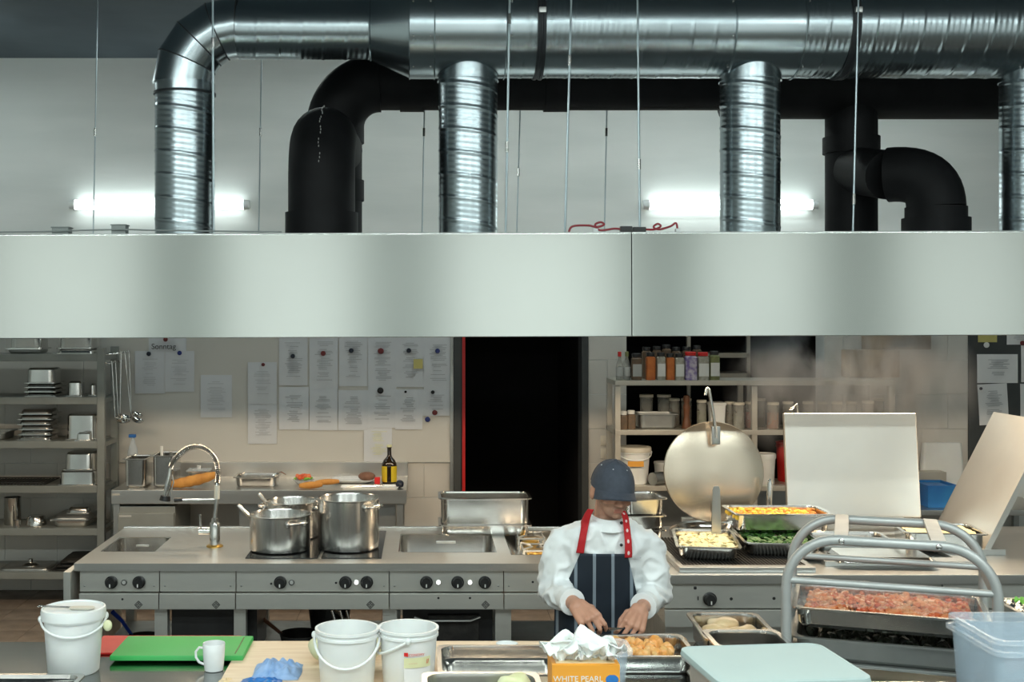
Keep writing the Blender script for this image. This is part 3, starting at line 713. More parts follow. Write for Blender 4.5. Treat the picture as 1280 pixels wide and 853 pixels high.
lows = [(349, 484, 386, 537, 'lower row sheet below the teal magnet sheet'), (387, 486, 422, 538, 'lower row sheet below the half red magnet sheet'), (423, 488, 460, 538, 'lower row sheet with dark heading below the third sheet'), (460, 487, 495, 535, 'lower row sheet pinned with the largest black magnet'),
        (494, 487, 528, 537, 'lower row sheet pinned with the tiniest black magnet'), (528, 487, 562, 520, 'short lower row sheet above loose red and blue magnets')]
for k, (a, b, c_, d_, lb) in enumerate(lows): sheet(a, b, c_, d_, lb, (k+1) % 2, ink='ink', dy=0.002)
sheet(455, 531, 490, 577, 'lowest hanging sheet with yellow marked lines behind the bottle', 1, ink='label_cream')
one(MB().rbox(PX(517, BY), PX(528.5, BY), BY-0.016, BY-0.0145, PZ(461, BY), PZ(449, BY), 0.0005), 'sticky_note', 'paper_yellow', 'small yellow sticky note on a pinned recipe sheet', 'note')
for px, py, r, m, lb in ((207, 424.5, 0.018, 'mag_red', 'dark magnet above the Sonntag heading'), (186, 442.5, 0.018, 'mag_navy', 'navy magnet on the Sonntag sheet nearer the shelf'), (224.5, 441.5, 0.018, 'mag_blue', 'blue magnet on the Sonntag sheet farther from the shelf'),
        (329, 456, 0.014, 'mag_red', 'dark red magnet on the two overlapping sheets'), (366, 445.5, 0.018, 'mag_navy', 'navy magnet on the first top row sheet'), (404, 442, 0.020, 'mag_red', 'dark red magnet half hidden on a top row sheet'),
        (439, 438.5, 0.019, 'mag_navy', 'navy magnet between the two red ones'), (476, 439, 0.024, 'mag_red', 'large dark red magnet in the top row'), (511, 438.5, 0.019, 'mag_navy', 'navy magnet on the sheet with yellow note'), (547, 439, 0.019, 'mag_blue', 'blue magnet on the sheet beside the doorway'),
        (475.5, 488.5, 0.025, 'mag_black', 'largest black magnet in the lower row'), (507, 490, 0.010, 'mag_black', 'tiniest black magnet in the lower row'), (541, 490.5, 0.015, 'mag_black', 'small black magnet on the short lower sheet'),
        (543.5, 516, 0.021, 'mag_red', 'loose dark red magnet below the short sheet'), (534.5, 524.5, 0.021, 'mag_blue', 'loose bright blue magnet below the short sheet')):
    magnet(px, py, r, m, lb, grp='magnets on the board')

# dark notice board at the right
NY = WY - 0.03
one(MB().rbox(PX(1211, NY), PX(1330, NY), NY, WY-0.009, 0.95, 2.2, 0.004), 'notice_board', 'notice_dark', 'dark notice board on the tiled wall behind the tilted steel lid', 'notice board')
g2 = 'sheets on the dark notice board'
sheet(1221, 443, 1272, 479, 'wide printed sheet on the dark notice board', m='paper_bright', Y=NY, grp=g2, ink='ink')
sheet(1224, 480, 1261, 531, 'slightly crooked printed sheet below the wide one', m='paper_bright', Y=NY, grp=g2, ink='ink').rotation_euler = (0, R(-3), 0)
sheet(1258, 405, 1300, 431, 'white sheet top edge beside the yellow card', m='paper_bright', Y=NY, grp=g2, ink='ink_pale')
sheet(1276, 432, 1310, 478, 'upper sheet at the far edge of the dark board', m='paper_bright', Y=NY, grp=g2, ink='ink')
sheet(1275, 480, 1310, 525, 'lower sheet at the far edge of the dark board', m='paper_bright', Y=NY, grp=g2, ink='ink')
sheet(1222, 405, 1246, 428, 'yellow card at the top of the dark notice board', m='paper_yellow', Y=NY, grp=g2, ink='paper_yellow')
magnet(1233, 431.5, 0.022, 'mag_white', 'white magnet on the dark notice board', Y=NY, grp='magnets on the dark board')
magnet(1226, 486, 0.012, 'mag_navy', 'small navy magnet on the crooked sheet', Y=NY, grp='magnets on the dark board')
magnet(1278, 429, 0.018, 'mag_red', 'red magnet at the corner of the white sheet', Y=NY, grp='magnets on the dark board')

# ================================================================== LEFT SHELVING UNIT
SY0, SY1 = 8.9, 9.33; sxr = PX(130.5, SY0); sxl = -3.75
sh = thing('shelving_unit', 'grey steel shelving unit full of upturned pans beside the board', 'shelf', ((sxl+sxr)/2, (SY0+SY1)/2, 0))
for x in (sxl, sxr-0.055):
    for y in (SY0, SY1-0.05): part(MB().rbox(x, x+0.055, y, y+0.05, 0, PZ(435, SY0), 0.003), 'post', 'shelf_grey', sh)
LZ = [PZ(y, SY0) for y in (443, 497, 552, 608, 661, 716)]
for z in LZ:
    sb = part(MB().rbox(sxl+0.055, sxr-0.056, SY0+0.004, SY1-0.004, z-0.052, z, 0.003), 'shelf_board', 'shelf_grey', sh)
bars = MB()
for z in LZ:
    part(MB().box(sxr-0.05, sxr-0.008, SY0+0.05, SY1-0.05, z-0.045, z-0.012), 'side_rail', 'shelf_grey', sh)
def shp(px0, px1, py_top, lvl, Y, lab, W, flip=True, m='steel_polish', kind='gn', z=None):
    x0, x1 = PX(px0, Y), PX(px1, Y); z = LZ[lvl] if z is None else z; h = max(0.03, PZ(py_top, Y) - z)
    return gn(lab, x1-x0, W, h, (x0+x1)/2, Y+W/2, z, 0, flip, m, 'pans on the grey shelving', r=0.04), z+h
# level 1 (top)
q, z1 = shp(5, 52, 436, 0, 8.98, 'lowest pan of the stack on the top shelf corner', 0.26, False)
gn('upper pan of the stack on the top shelf corner', 0.27, 0.25, 0.10, PX(30, 8.98), 9.11, z1, 0, True, 'steel_polish', 'pans on the grey shelving')
q, z1 = shp(68, 117, 436, 0, 8.98, 'lower upturned pan on the top shelf beside the post', 0.26, True)
gn('upper upturned pan on the top shelf beside the post', 0.28, 0.25, 0.10, PX(92.5, 8.98), 9.11, z1, 0, True, 'steel_polish', 'pans on the grey shelving')
# level 2
z1 = LZ[1]
for k in range(3):
    gn(('lowest', 'second', 'third')[k]+' shallow pan under the tall upturned pan', 0.25-0.002*k, 0.27, 0.032, PX(48.5, 8.95), 9.10, z1, 0, True, 'steel_polish', 'pans on the grey shelving', r=0.03); z1 += 0.033
gn('tall upturned pan crowning the stack on the second shelf', 0.24, 0.26, 0.115, PX(48, 8.95), 9.10, z1, 0, True, 'steel_polish', 'pans on the grey shelving', r=0.04)
shp(80, 103.5, 477, 1, 8.98, 'small cubic upturned pan on the second shelf', 0.15)
shp(108, 121, 480, 1, 9.05, 'small upturned pan half behind the shelf post', 0.12)
# level 3: bowls stack
z1 = LZ[2]
for k in range(6):
    gn(('lowest', 'second', 'third', 'fourth', 'fifth', 'topmost')[k]+' shallow pan in the tall stack on the third shelf', 0.27-0.006*(k % 2), 0.25, 0.0375, PX(46, 9.05)+0.006*(k % 3), 9.09, z1, 0, True, 'steel_polish', 'stacked shallow pans', r=0.04); z1 += 0.0385
q, z1 = shp(79, 122, 518, 2, 9.0, 'large upturned pan with dark top on the third shelf', 0.28)
shp(92, 115, 541, 2, 8.905, 'small upturned pan before the large one', 0.085)
gn('dark shallow tray on the third shelf end', 0.3, 0.3, 0.06, PX(-12, 9.05), 9.1, LZ[2], 0, False, 'steel_dull', 'pans on the grey shelving')
# level 4
q, z1 = shp(70, 121, 589, 3, 8.93, 'wide lower pan on the fourth shelf', 0.33)
gn('upturned pan resting on the wide pan of the fourth shelf', 0.25, 0.26, 0.13, PX(104, 9.1), 9.09, z1, 0, True, 'steel_polish', 'pans on the grey shelving')
gr = thing('oven_grid', 'flat dark wire oven grid on the fourth shelf', 'grid', (PX(25, 9.1), 9.1, LZ[3]))
gf = MB(); a0, a1 = PX(-25, 9.1), PX(66, 9.1)
part(MB().tube([(a0, 8.95, LZ[3]+0.014), (a1, 8.95, LZ[3]+0.014), (a1, 9.27, LZ[3]+0.014), (a0, 9.27, LZ[3]+0.014), (a0, 8.951, LZ[3]+0.014)], 0.006, 6), 'frame', 'black_iron', gr)
for k in range(22):
    x = a0+0.02+k*(a1-a0-0.04)/21; part(MB().tube([(x, 8.95, LZ[3]+0.006), (x, 9.27, LZ[3]+0.006)], 0.004, 5), 'wire', 'black_iron', gr)
# level 5
zc = LZ[4]
one(MB().lathe([(0.058, 0), (0.062, 0.006), (0.062, 0.20), (0.066, 0.206), (0.060, 0.206), (0.056, 0.012), (0.0005, 0.01)], (PX(14, 9.05), 9.08, zc), 28), 'steel_beaker', 'steel_polish', 'tall steel beaker on the fifth shelf', 'beaker')
one(MB().lathe([(0.022, 0), (0.026, 0.004), (0.026, 0.05), (0.028, 0.054), (0.024, 0.054), (0.022, 0.008), (0.0005, 0.006)], (PX(22, 8.96), 8.95, zc), 20), 'steel_cup', 'steel_polish', 'tiny steel cup before the tall beaker', 'cup')
one(MB().lathe([(0.078, 0), (0.078, 0.004), (0.066, 0.062), (0.056, 0.072), (0.0005, 0.074)], (PX(45, 9.05), 9.06, zc), 28), 'steel_bowl', 'steel_polish', 'upturned steel bowl on the fifth shelf', 'bowl')
gn('shallow roasting tray at the bottom of the fifth shelf stack', 0.30, 0.36, 0.055, PX(90, 9.0), 9.11, zc, 0, False, 'steel_polish', 'pans on the grey shelving')
gn('upturned flat tray in the fifth shelf stack', 0.31, 0.36, 0.03, PX(90, 9.0), 9.11, zc+0.055, 0, True, 'steel_dull', 'pans on the grey shelving')
gn('small pan on top of the fifth shelf trays', 0.2, 0.22, 0.045, PX(99, 9.1), 9.16, zc+0.085, 0, True, 'steel_polish', 'pans on the grey shelving')
# level 6
gn('wide dark baking tray on the lowest shelf', 0.40, 0.33, 0.02, PX(32, 9.0), 9.10, LZ[5], 0, True, 'steel_dull', 'pans on the grey shelving')
one(MB().lathe([(0.062, 0), (0.062, 0.006), (0.045, 0.02), (0.016, 0.024), (0.014, 0.045), (0.02, 0.05), (0.0005, 0.054)], (PX(38, 9.05), 9.06, LZ[5]+0.02), 28), 'pot_lid', 'steel_polish', 'small round steel lid lying on the baking tray', 'lid')
for k in range(3): gn(('bottom', 'middle', 'topmost')[k]+' black enamel tray piled on the lowest shelf', 0.32-0.01*k, 0.34, 0.03, PX(95+4*k, 9.05), 9.11, LZ[5]+0.031*k, 0.03*k, True, 'black_iron', 'pans on the grey shelving')

# ladles on the rail
lr = thing('utensil_rail', 'steel rail with hooks on the side of the shelving', 'rail', (sxr+0.03, 9.1, 1.79))
part(MB().tube([(sxr, 8.93, 1.80), (sxr+0.035, 8.93, 1.80), (sxr+0.035, 9.30, 1.80), (sxr, 9.30, 1.80)], 0.006, 8), 'bar', 'steel_polish', lr)
part(MB().tube([(sxr, 8.93, 1.86), (sxr+0.09, 8.93, 1.87), (sxr+0.09, 9.30, 1.87), (sxr, 9.30, 1.86)], 0.005, 8), 'upper_bar', 'steel_polish', lr)
for k, (y, L, tilt, br, x) in enumerate(((8.945, 0.42, 0.06, 0.045, 0.035), (9.0, 0.47, -0.02, 0.050, 0.09), (9.05, 0.40, 0.05, 0.040, 0.035), (9.11, 0.50, 0.10, 0.052, 0.09), (9.17, 0.44, 0.0, 0.045, 0.035), (9.24, 0.47, 0.04, 0.048, 0.09))):
    z = 1.80 if x < 0.05 else 1.87; x0 = sxr + x + 0.0
    t = thing('ladle', 'long steel ladle hanging from the rail beside the shelving', 'ladle', (x0, y, z), 'ladles on the rail')
    pts = [Vector((x0-0.008, y, z-0.012)), Vector((x0-0.006, y, z+0.008)), Vector((x0+0.004, y, z+0.012)), Vector((x0+0.010, y, z-0.004))]
    pts += [Vector((x0+0.010+tilt*L*f, y, z-L*f)) for f in (0.1, 0.5, 1.0)]
    part(MB().tube(pts, 0.0045, 6), 'handle', 'steel_polish', t)
    e = pts[-1]
    part(MB().lathe([(0.0005, -br*0.72), (br*0.5, -br*0.6), (br*0.88, -br*0.3), (br, 0), (br*0.96, 0), (br*0.82, -br*0.26), (br*0.45, -br*0.53), (0.0005, -br*0.64)], e+Vector((br*0.9, 0, 0)), 20, Matrix.Rotation(R(25), 3, 'Y')), 'bowl', 'steel_polish', t)

# ================================================================== BACK COUNTER
CY0, CY1 = 8.6, 9.33; cx0, cx1 = PX(139, CY0), PX(508, CY0)
bc = thing('back_counter', 'long steel counter against the wall below the recipe sheets', 'counter', ((cx0+cx1)/2, 8.97, 0))
part(MB().rbox(cx0, cx1, CY0, CY1, 0.80, 0.90, 0.004), 'worktop', 'steel_top', bc)
one(MB().rbox(cx0, cx1, CY1+0.002, WY-0.023, 0.80, PZ(578, CY1), 0.003), 'splashback', 'steel', 'low steel splashback behind the back counter', 'splashback')
for x in (cx0+0.01, cx1-0.07):
    for y in (CY0+0.02, CY1-0.07): part(MB().box(x, x+0.045, y, y+0.045, 0, 0.80), 'leg', 'steel_dull', bc)
part(MB().box(cx0+0.02, cx1-0.03, CY0+0.06, CY1-0.02, 0.25, 0.28), 'lower_shelf', 'steel_dull', bc)
part(MB().box(cx0+0.9, cx1-0.08, CY0+0.12, CY0+0.14, 0.28, 0.80), 'rear_panel', 'steel_dull', bc)
part(MB().rbox(cx0+0.005, cx0+0.06, CY0-0.004, CY0, 0.862, 0.875, 0.001), 'maker_strip', 'label_grey', bc)
fr = thing('undercounter_fridge', 'grey undercounter fridge below the counter end', 'fridge', (PX(181, CY0), 8.9, 0.28))
part(MB().rbox(PX(146, CY0), PX(218, CY0), CY0+0.03, 9.2, 0.281, PZ(634, CY0), 0.006), 'body', 'shelf_grey', fr)
dr = part(MB().rbox(PX(147, CY0), PX(217, CY0), CY0+0.005, CY0+0.028, 0.30, PZ(642, CY0), 0.005), 'door', 'shelf_grey', fr)
part(MB().rbox(PX(149, CY0), PX(164, CY0), CY0+0.002, CY0+0.0045, PZ(647, CY0), PZ(644.5, CY0), 0.0005), 'maker_strip', 'label_grey', dr)

zc = 0.90
def box_insert(px0, px1, ptop, Y, W, lab):
    x0, x1 = PX(px0, Y), PX(px1, Y); h = PZ(ptop, Y)-zc
    return gn(lab, x1-x0, W, h, (x0+x1)/2, Y+W/2, zc, 0, False, 'steel_polish', None, 'deep_insert', 'container', r=0.03)
box_insert(152, 184, 574, 8.68, 0.30, 'deep steel insert pan with spray bottle behind it')
box_insert(187, 219, 570, 8.70, 0.32, 'deep steel insert pan with white spatula handle sticking out')
def rod_thing(name, m, pts, r, lab, cat, seg=8): return one(MB().tube(pts, r, seg), name, m, lab, cat)
rod_thing('spatula', 'white_plastic', [P(203, 600, 8.84), P(202.5, 577, 8.84), P(202, 558, 8.84)], [0.012, 0.010, 0.011], 'white spatula handle standing in the deep insert', 'spatula')
t = thing('spray_bottle', 'translucent pale blue spray bottle behind the deep insert', 'bottle', (PX(166, 9.1), 9.1, zc))
bx = PX(166, 9.1)
part(MB().lathe([(0.038, 0), (0.042, 0.006), (0.042, 0.20), (0.036, 0.235), (0.015, 0.30), (0.013, 0.325), (0.0005, 0.325)], (bx, 9.1, zc), 24), 'bottle', 'clear_blue', t)
part(MB().rbox(bx-0.03, bx+0.024, 9.085, 9.115, zc+0.326, zc+0.352, 0.005), 'spray_head', 'blue_plastic', t)
# lidded container with sauce
t = thing('lidded_container', 'small steel container with clear lid behind the baguette', 'container', (PX(247, 9.0), 9.05, zc))
c = Vector((PX(247, 9.0), 9.06, zc))
part(gn_mb(0.17, 0.17, 0.085, 0.03).xf(Matrix.Translation(c)), 'container', 'steel_polish', t)
part(MB().rloft([(0.172, 0.172, 0.02, 0.0855), (0.172, 0.172, 0.02, 0.092), (0.14, 0.14, 0.02, 0.094)], c), 'lid', 'clear', t)
part(MB().lathe([(0.012, 0.0945), (0.012, 0.112), (0.015, 0.118), (0.0005, 0.12)], c, 16), 'knob', 'white_plastic', t)
# baguette
mb = MB(); pts = []; rs = []
for k in range(29):
    u = k/28; pts.append(P(212+60*u, 606-13*u+1.5*math.sin(u*PI), 8.68+0.06*u)); rs.append(0.040*(math.sin(PI*min(1, max(0.02, u*0.96+0.02)))**0.32)*(1+0.05*math.sin(u*34)))
mb.tube(pts, rs, 16); bg_ = base_of(mb)
for v in mb.v: v.z = max(v.z, 0.902) if v.x < -1.75 else v.z
o = one(mb, 'baguette', 'bread', 'long golden baguette lying on the back counter', 'bread'); 
# shallow pan
gn('shallow rectangular pan with carrying wires on the back counter', 0.33, 0.28, 0.075, PX(321, 8.8), 8.86, zc, 0, False)
rod_thing('tongs', 'steel_polish', [P(338, 597, 8.84), P(346, 592, 8.86), P(351, 590, 8.9), P(357, 593.5, 8.95)], 0.004, 'thin steel tongs lying across the shallow pan', 'tongs', 6)
# salad bowl
t = thing('salad_bowl', 'small clear bowl of chopped tomato and lettuce', 'bowl', (PX(378, 8.85), 8.9, zc))
c = Vector((PX(378, 8.85), 8.92, zc))
part(MB().lathe([(0.04, 0), (0.05, 0.004), (0.078, 0.034), (0.081, 0.036), (0.074, 0.034), (0.046, 0.008), (0.0005, 0.007)], c, 28), 'bowl', 'white_ceramic', t)
part(chunks(26, 0.10, 0.10, 0.03, lambda x, y: 0.03-2.0*(x*x+y*y), 0.024, 3, c), 'tomato_pieces', 'tomato', t, kind='stuff')
part(chunks(20, 0.12, 0.12, 0.026, lambda x, y: 0.026-2.0*(x*x+y*y), 0.026, 5, c, flat=0.3), 'lettuce_pieces', 'lettuce', t, kind='stuff')
# ciabatta slices
for k, (a, b, ra) in enumerate(((374, 403, 0.026), (394, 424, 0.022))):
    mb = MB(); pts = [P(a+(b-a)*u/10, (607.5 if k == 0 else 603.5)-1.5*u/10, 8.66+0.05*k) for u in range(11)]
    mb.tube(pts, [ra*(math.sin(PI*(0.06+0.88*u/10))**0.4) for u in range(11)], 14)
    one(mb, 'bread_stick', 'bread', ('plump golden bread roll before the salad bowl', 'slim bread stick behind the plump roll')[k], 'bread')
# plate with meat under film
t = thing('serving_plate', 'oval plate holding a dark roast piece beside the bottle', 'plate', (PX(443, 8.95), 8.98, zc))
c = Vector((PX(443, 8.95), 9.0, zc))
part(MB().rloft([(0.22, 0.16, 0.07, 0), (0.30, 0.22, 0.10, 0.012), (0.35, 0.26, 0.12, 0.026), (0.35, 0.26, 0.12, 0.030), (0.29, 0.21, 0.10, 0.017), (0.21, 0.15, 0.07, 0.006)], c), 'plate', 'white_ceramic', t)
one(MB().ell(c+Vector((0.09, 0, 0.046)), (0.065, 0.05, 0.034)), 'roast_piece', 'meat', 'dark roast piece lying on the oval plate', 'meat')
one(mound(0.26, 0.2, 0, lambda x, y: 0.05*max(0, 1-(x/0.13)**2)*max(0, 1-(y/0.1)**2)+0.008*noise.noise(Vector((x*30, y*30, 0))), c+Vector((-0.07, -0.01, 0.02)), 0, 18, 14), 'cling_film', 'film', 'crumpled cling film over the oval plate', 'film')
one(MB().rbox(PX(468, 8.9), PX(475, 8.9), 8.9, 8.94, zc, zc+0.05, 0.006), 'red_tin', 'red_plastic', 'small red tin beside the dark bottle', 'tin')
# bottle
c = Vector((PX(486.5, 8.95), 8.98, zc)); t = thing('bottle', 'dark brown bottle with yellow labels on the counter end', 'bottle', c)
part(MB().lathe([(0.050, 0), (0.056, 0.006), (0.057, 0.12), (0.055, 0.145), (0.042, 0.172), (0.020, 0.195), (0.016, 0.21), (0.016, 0.262), (0.019, 0.264), (0.019, 0.278), (0.0005, 0.279)], c, 28), 'glass', 'bottle_glass', t)
part(MB().lathe([(0.0195, 0.268), (0.0195, 0.284), (0.0005, 0.286)], c, 20), 'cap', 'label_cream', t)
for a0, a1 in ((-165, -105), (-75, -15)):
    lb = MB(); n = 8
    lb.loft([[c+Vector((rr_*math.cos(R(a0+(a1-a0)*k/n)), rr_*math.sin(R(a0+(a1-a0)*k/n)), z)) for k in range(n+1)] for rr_, z in ((0.0585, 0.012), (0.0590, 0.115), (0.0575, 0.128))], False, False, False)
    part(lb, 'label', 'label_yellow', t)
# white tray with knives
t = thing('white_tray', 'flat white tray with cutlery along the counter front', 'tray', (PX(460, 8.65), 8.70, zc))
part(MB().rloft([(0.40, 0.13, 0.02, 0), (0.42, 0.15, 0.02, 0.016), (0.41, 0.14, 0.02, 0.016), (0.39, 0.12, 0.015, 0.005)], (PX(462, 8.68), 8.70, zc)), 'tray', 'white_plastic', t)
for k in range(3): rod_thing('cutlery_knife', 'steel_polish', [(PX(432+6*k, 8.68), 8.66+0.03*k, zc+0.012), (PX(470+5*k, 8.68), 8.68+0.02*k, zc+0.018)], [0.004, 0.006], 'slim steel knife lying in the flat white tray', 'knife')['group'] = 'knives in the white tray'
mb = MB().ell((PX(499.5, 8.66), 8.70, zc+0.030), (0.030, 0.045, 0.028))
for v in mb.v: v += Vector((0, 0, 0.006*noise.noise(v*40)))
one(mb, 'dark_cloth', 'mag_navy', 'crumpled dark purple cloth at the counter corner', 'cloth')

# ================================================================== LEFT COOKING BLOCK
KX0, KX1, KY0, KY1 = -1.765, 0.985, 6.05, 7.08; KZ = 0.9
kb = thing('cooking_block', 'long steel cooking block with sink, hotplates and black knobs', 'cooking block', ((KX0+KX1)/2, 6.5, 0))
H1 = (-1.715, -1.425, 6.36, 6.77); H2 = (-0.135, 0.385, 6.34, 6.87); H3 = (0.455, 0.93, 6.27, 6.97)
part(slab_holes(KX0, KX1, KY0, KY1, KZ-0.038, KZ, [H1, H2, H3]), 'worktop', 'steel_top', kb, ang=30)
part(MB().rbox(KX0, KX1, KY1-0.03, KY1, KZ+0.0005, KZ+0.010, 0.004), 'rear_lip', 'steel_polish', kb)
def basin(h, depth, r, name):
    cx, cy, L, W = (h[0]+h[1])/2, (h[2]+h[3])/2, h[1]-h[0], h[3]-h[2]
    specs = [(L, W, 0.004, KZ+0.001), (L-0.012, W-0.012, r, KZ-0.002), (L-0.02, W-0.02, r, KZ-depth+0.03), (L-0.07, W-0.07, r*0.7, KZ-depth), ]
    return part(MB().rloft(specs, (cx, cy, 0), 5, False, True), name, 'steel_polish', kb)
s1 = basin(H1, 0.16, 0.03, 'sink_bowl'); s2 = basin(H2, 0.14, 0.045, 'bain_marie_bowl'); s3 = basin(H3, 0.035, 0.02, 'burner_tray')
part(MB().rbox(0.07, 0.18, 6.845, 6.853, KZ-0.05, KZ-0.038, 0.002), 'level_mark', 'steel', s2)
part(MB().rbox(-1.62, -1.55, 6.748, 6.756, KZ-0.05, KZ-0.040, 0.002), 'overflow_slot', 'steel', s1)
# front fascia in bays
seams = [KX0+0.02] + [PX(p, KY0) for p in (198, 294, 486.5, 630)] + [KX1]
zt, zm, zl = KZ-0.042, PZ(743, KY0), PZ(763, KY0)
for k in range(5):
    a, b = seams[k]+0.002, seams[k+1]-0.002
    cp = part(MB().rbox(a, b, KY0+0.025, KY0+0.05, zm+0.006, zt, 0.003), 'control_panel', 'panel_steel', kb)
    lp = part(MB().rbox(a, b, KY0+0.008, KY0+0.05, zl, zm, 0.004), 'lower_panel', 'panel_steel', kb)
    for xx in (a+0.025, b-0.025): part(MB().ell((xx, KY0+0.024, zm+0.035), (0.005, 0.003, 0.005), 8, 6), 'screw', 'steel_dull', cp)
    if k in (0, 1, 3, 2, 4):
        ex_ = {0: 173, 1: 270, 2: 463, 3: 607, 4: 700}[k]; c = P(ex_, 756.5, KY0+0.006); em = MB(); d_ = 0.019
        def _dia(s): return [(c.x, c.z-s), (c.x+s, c.z), (c.x, c.z+s), (c.x-s, c.z)]
        fo, fi = _dia(d_*1.12), _dia(d_*0.86)
        for q_ in range(4): em.prism([fo[q_], fo[(q_+1) % 4], fi[(q_+1) % 4], fi[q_]], 'y', KY0+0.0062, KY0+0.008)
        for (ux, uz) in ((0,1),(0,-1),(1,0),(-1,0)):
            q = c + Vector((ux*d_*0.42, 0, uz*d_*0.42)); s_ = d_*0.26
            em.prism([(q.x, q.z-s_), (q.x+s_, q.z), (q.x, q.z+s_), (q.x-s_, q.z)], 'y', KY0+0.0062, KY0+0.008)
        em.prism([(c.x, c.z-s_*0.5), (c.x+s_*0.5, c.z), (c.x, c.z+s_*0.5), (c.x-s_*0.5, c.z)], 'y', KY0+0.0062, KY0+0.008)
        part(em, 'diamond_emblem', 'ink_black', lp, label='dark diamond emblem framing four small lozenges', kind='stuff')
def knob(px, py, Y, par, r=0.032):
    c = P(px, py, Y)
    mb = MB().lathe([(r, 0), (r, 0.012), (r*0.82, 0.016), (r*0.78, 0.034), (r*0.7, 0.038), (0.0005, 0.038)], (0,0,0), 28).xf(Matrix.Translation(c) @ Matrix.Rotation(R(90), 4, 'X'))
    k = part(mb, 'knob', 'black', par); 
    part(MB().rbox(c.x-0.003, c.x+0.003, Y-0.0395, Y-0.038, c.z-r*0.6, c.z-r*0.1, 0.0004), 'pointer', 'label_white', k)
    return k
for px in (139.5, 174, 350.5, 432, 458.5, 533, 572, 606): knob(px, 728, KY0+0.0235, kb)
for px, on in ((155, 0), (364.5, 0), (445.5, 1), (548, 1), (587.5, 1)):
    c = P(px, 728.5, KY0+0.022)
    rg = MB().lathe([(0.014, 0), (0.014, 0.004), (0.0115, 0.005), (0.0115, 0.001), (0.0005, 0.001)], (0,0,0), 20).xf(Matrix.Translation(c) @ Matrix.Rotation(R(90), 4, 'X'))
    ri = part(rg, 'indicator_ring', 'black' if not on else 'steel', kb)
    lm = MB().lathe([(0.011, 0.0015), (0.010, 0.004), (0.0005, 0.005)], (0,0,0), 16).xf(Matrix.Translation(c) @ Matrix.Rotation(R(90), 4, 'X'))
    part(lm, 'indicator_lamp', 'lamp_on' if on else 'label_grey', ri)
for px, py in ((153, 749.5), (420, 729), (548, 748), (587.5, 748), (339, 730), (666, 728)):
    c = P(px, py, KY0+(0.0075 if py > 740 else 0.0245)); part(MB().ell(c, (0.006, 0.003, 0.006), 10, 6), 'port_hole', 'ink_black', kb)
# side plate, legs, under cabinets
part(MB().rbox(PX(79, 6.0), KX0-0.002, 6.0, 7.0, 0.30, 0.868, 0.004), 'side_plate', 'panel_steel', kb)
for pa, pb in ((100, 112), (190, 206), (290, 305), (478, 496), (620, 640), (755, 770)):
    for y in (KY0+0.06, KY1-0.10): part(MB().box(PX(pa, KY0), PX(pb, KY0), y, y+0.06, 0, zl), 'leg', 'panel_steel', kb)
part(MB().box(PX(206, KY0)+0.01, PX(288, KY0), KY0+0.12, KY1-0.12, 0.12, zl-0.002), 'oven_box', 'black', kb)
part(MB().box(PX(500, KY0)+0.01, PX(618, KY0), KY0+0.16, KY1-0.12, 0.12, zl-0.002), 'oven_box', 'black', kb)
ov = part(MB().rbox(PX(535, KY0), PX(600, KY0), KY0+0.12, KY0+0.155, 0.30, PZ(777, KY0), 0.006), 'oven_door', 'black_iron', kb)
part(MB().tube([P(518, 772, KY0+0.10), P(530, 776.5, KY0+0.09), P(588, 776.5, KY0+0.09), P(600, 772, KY0+0.10)], 0.007, 8), 'door_handle', 'steel_dull', ov)
part(MB().box(KX0+0.05, KX1-0.05, KY0+0.14, KY1-0.14, 0.37, 0.385), 'lower_shelf', 'steel_dull', kb)
part(MB().box(PX(306, KY0+0.2), PX(322, KY0+0.2), KY0+0.18, KY0+0.55, 0.385, zl-0.002), 'inner_panel', 'black', kb)
# hotplates under the pots
hpA = (PX(311, 6.3), PX(400, 6.3), 6.17, 6.95); hpB = (PX(404, 6.3), PX(478, 6.3), 6.17, 6.95)
for h in (hpA, hpB): part(MB().rbox(h[0], h[1], h[2], h[3], KZ+0.0005, KZ+0.005, 0.002), 'glass_hotplate', 'black_glass', kb)
# gas burner grate
gb = thing('burner_grate', 'wire pan support over the open gas burner', 'grate', (0.69, 6.62, KZ-0.034))
for yy in (6.45, 6.79):
    part(MB().lathe([(0.05, 0), (0.05, 0.012), (0.036, 0.018), (0.036, 0.028), (0.0005, 0.03)], (0.60, yy, KZ-0.034), 24), 'burner_cap', 'brass', gb)
    for s in range(4):
        a = R(45+90*s); p0 = Vector((0.60+0.10*math.cos(a), yy+0.13*math.sin(a), KZ-0.033)); p1 = Vector((0.60+0.10*math.cos(a), yy+0.13*math.sin(a), KZ+0.012)); p2 = Vector((0.60+0.03*math.cos(a), yy+0.03*math.sin(a), KZ+0.012))
        part(MB().tube([p0, p1, p2], 0.006, 6), 'support_arm', 'steel_dull', gb)
    part(MB().tube([(0.60+0.10*math.cos(R(45+90*s)), yy+0.13*math.sin(R(45+90*s)), KZ+0.004) for s in (0,1,2,3,4)], 0.006, 6), 'support_frame', 'steel_dull', gb)

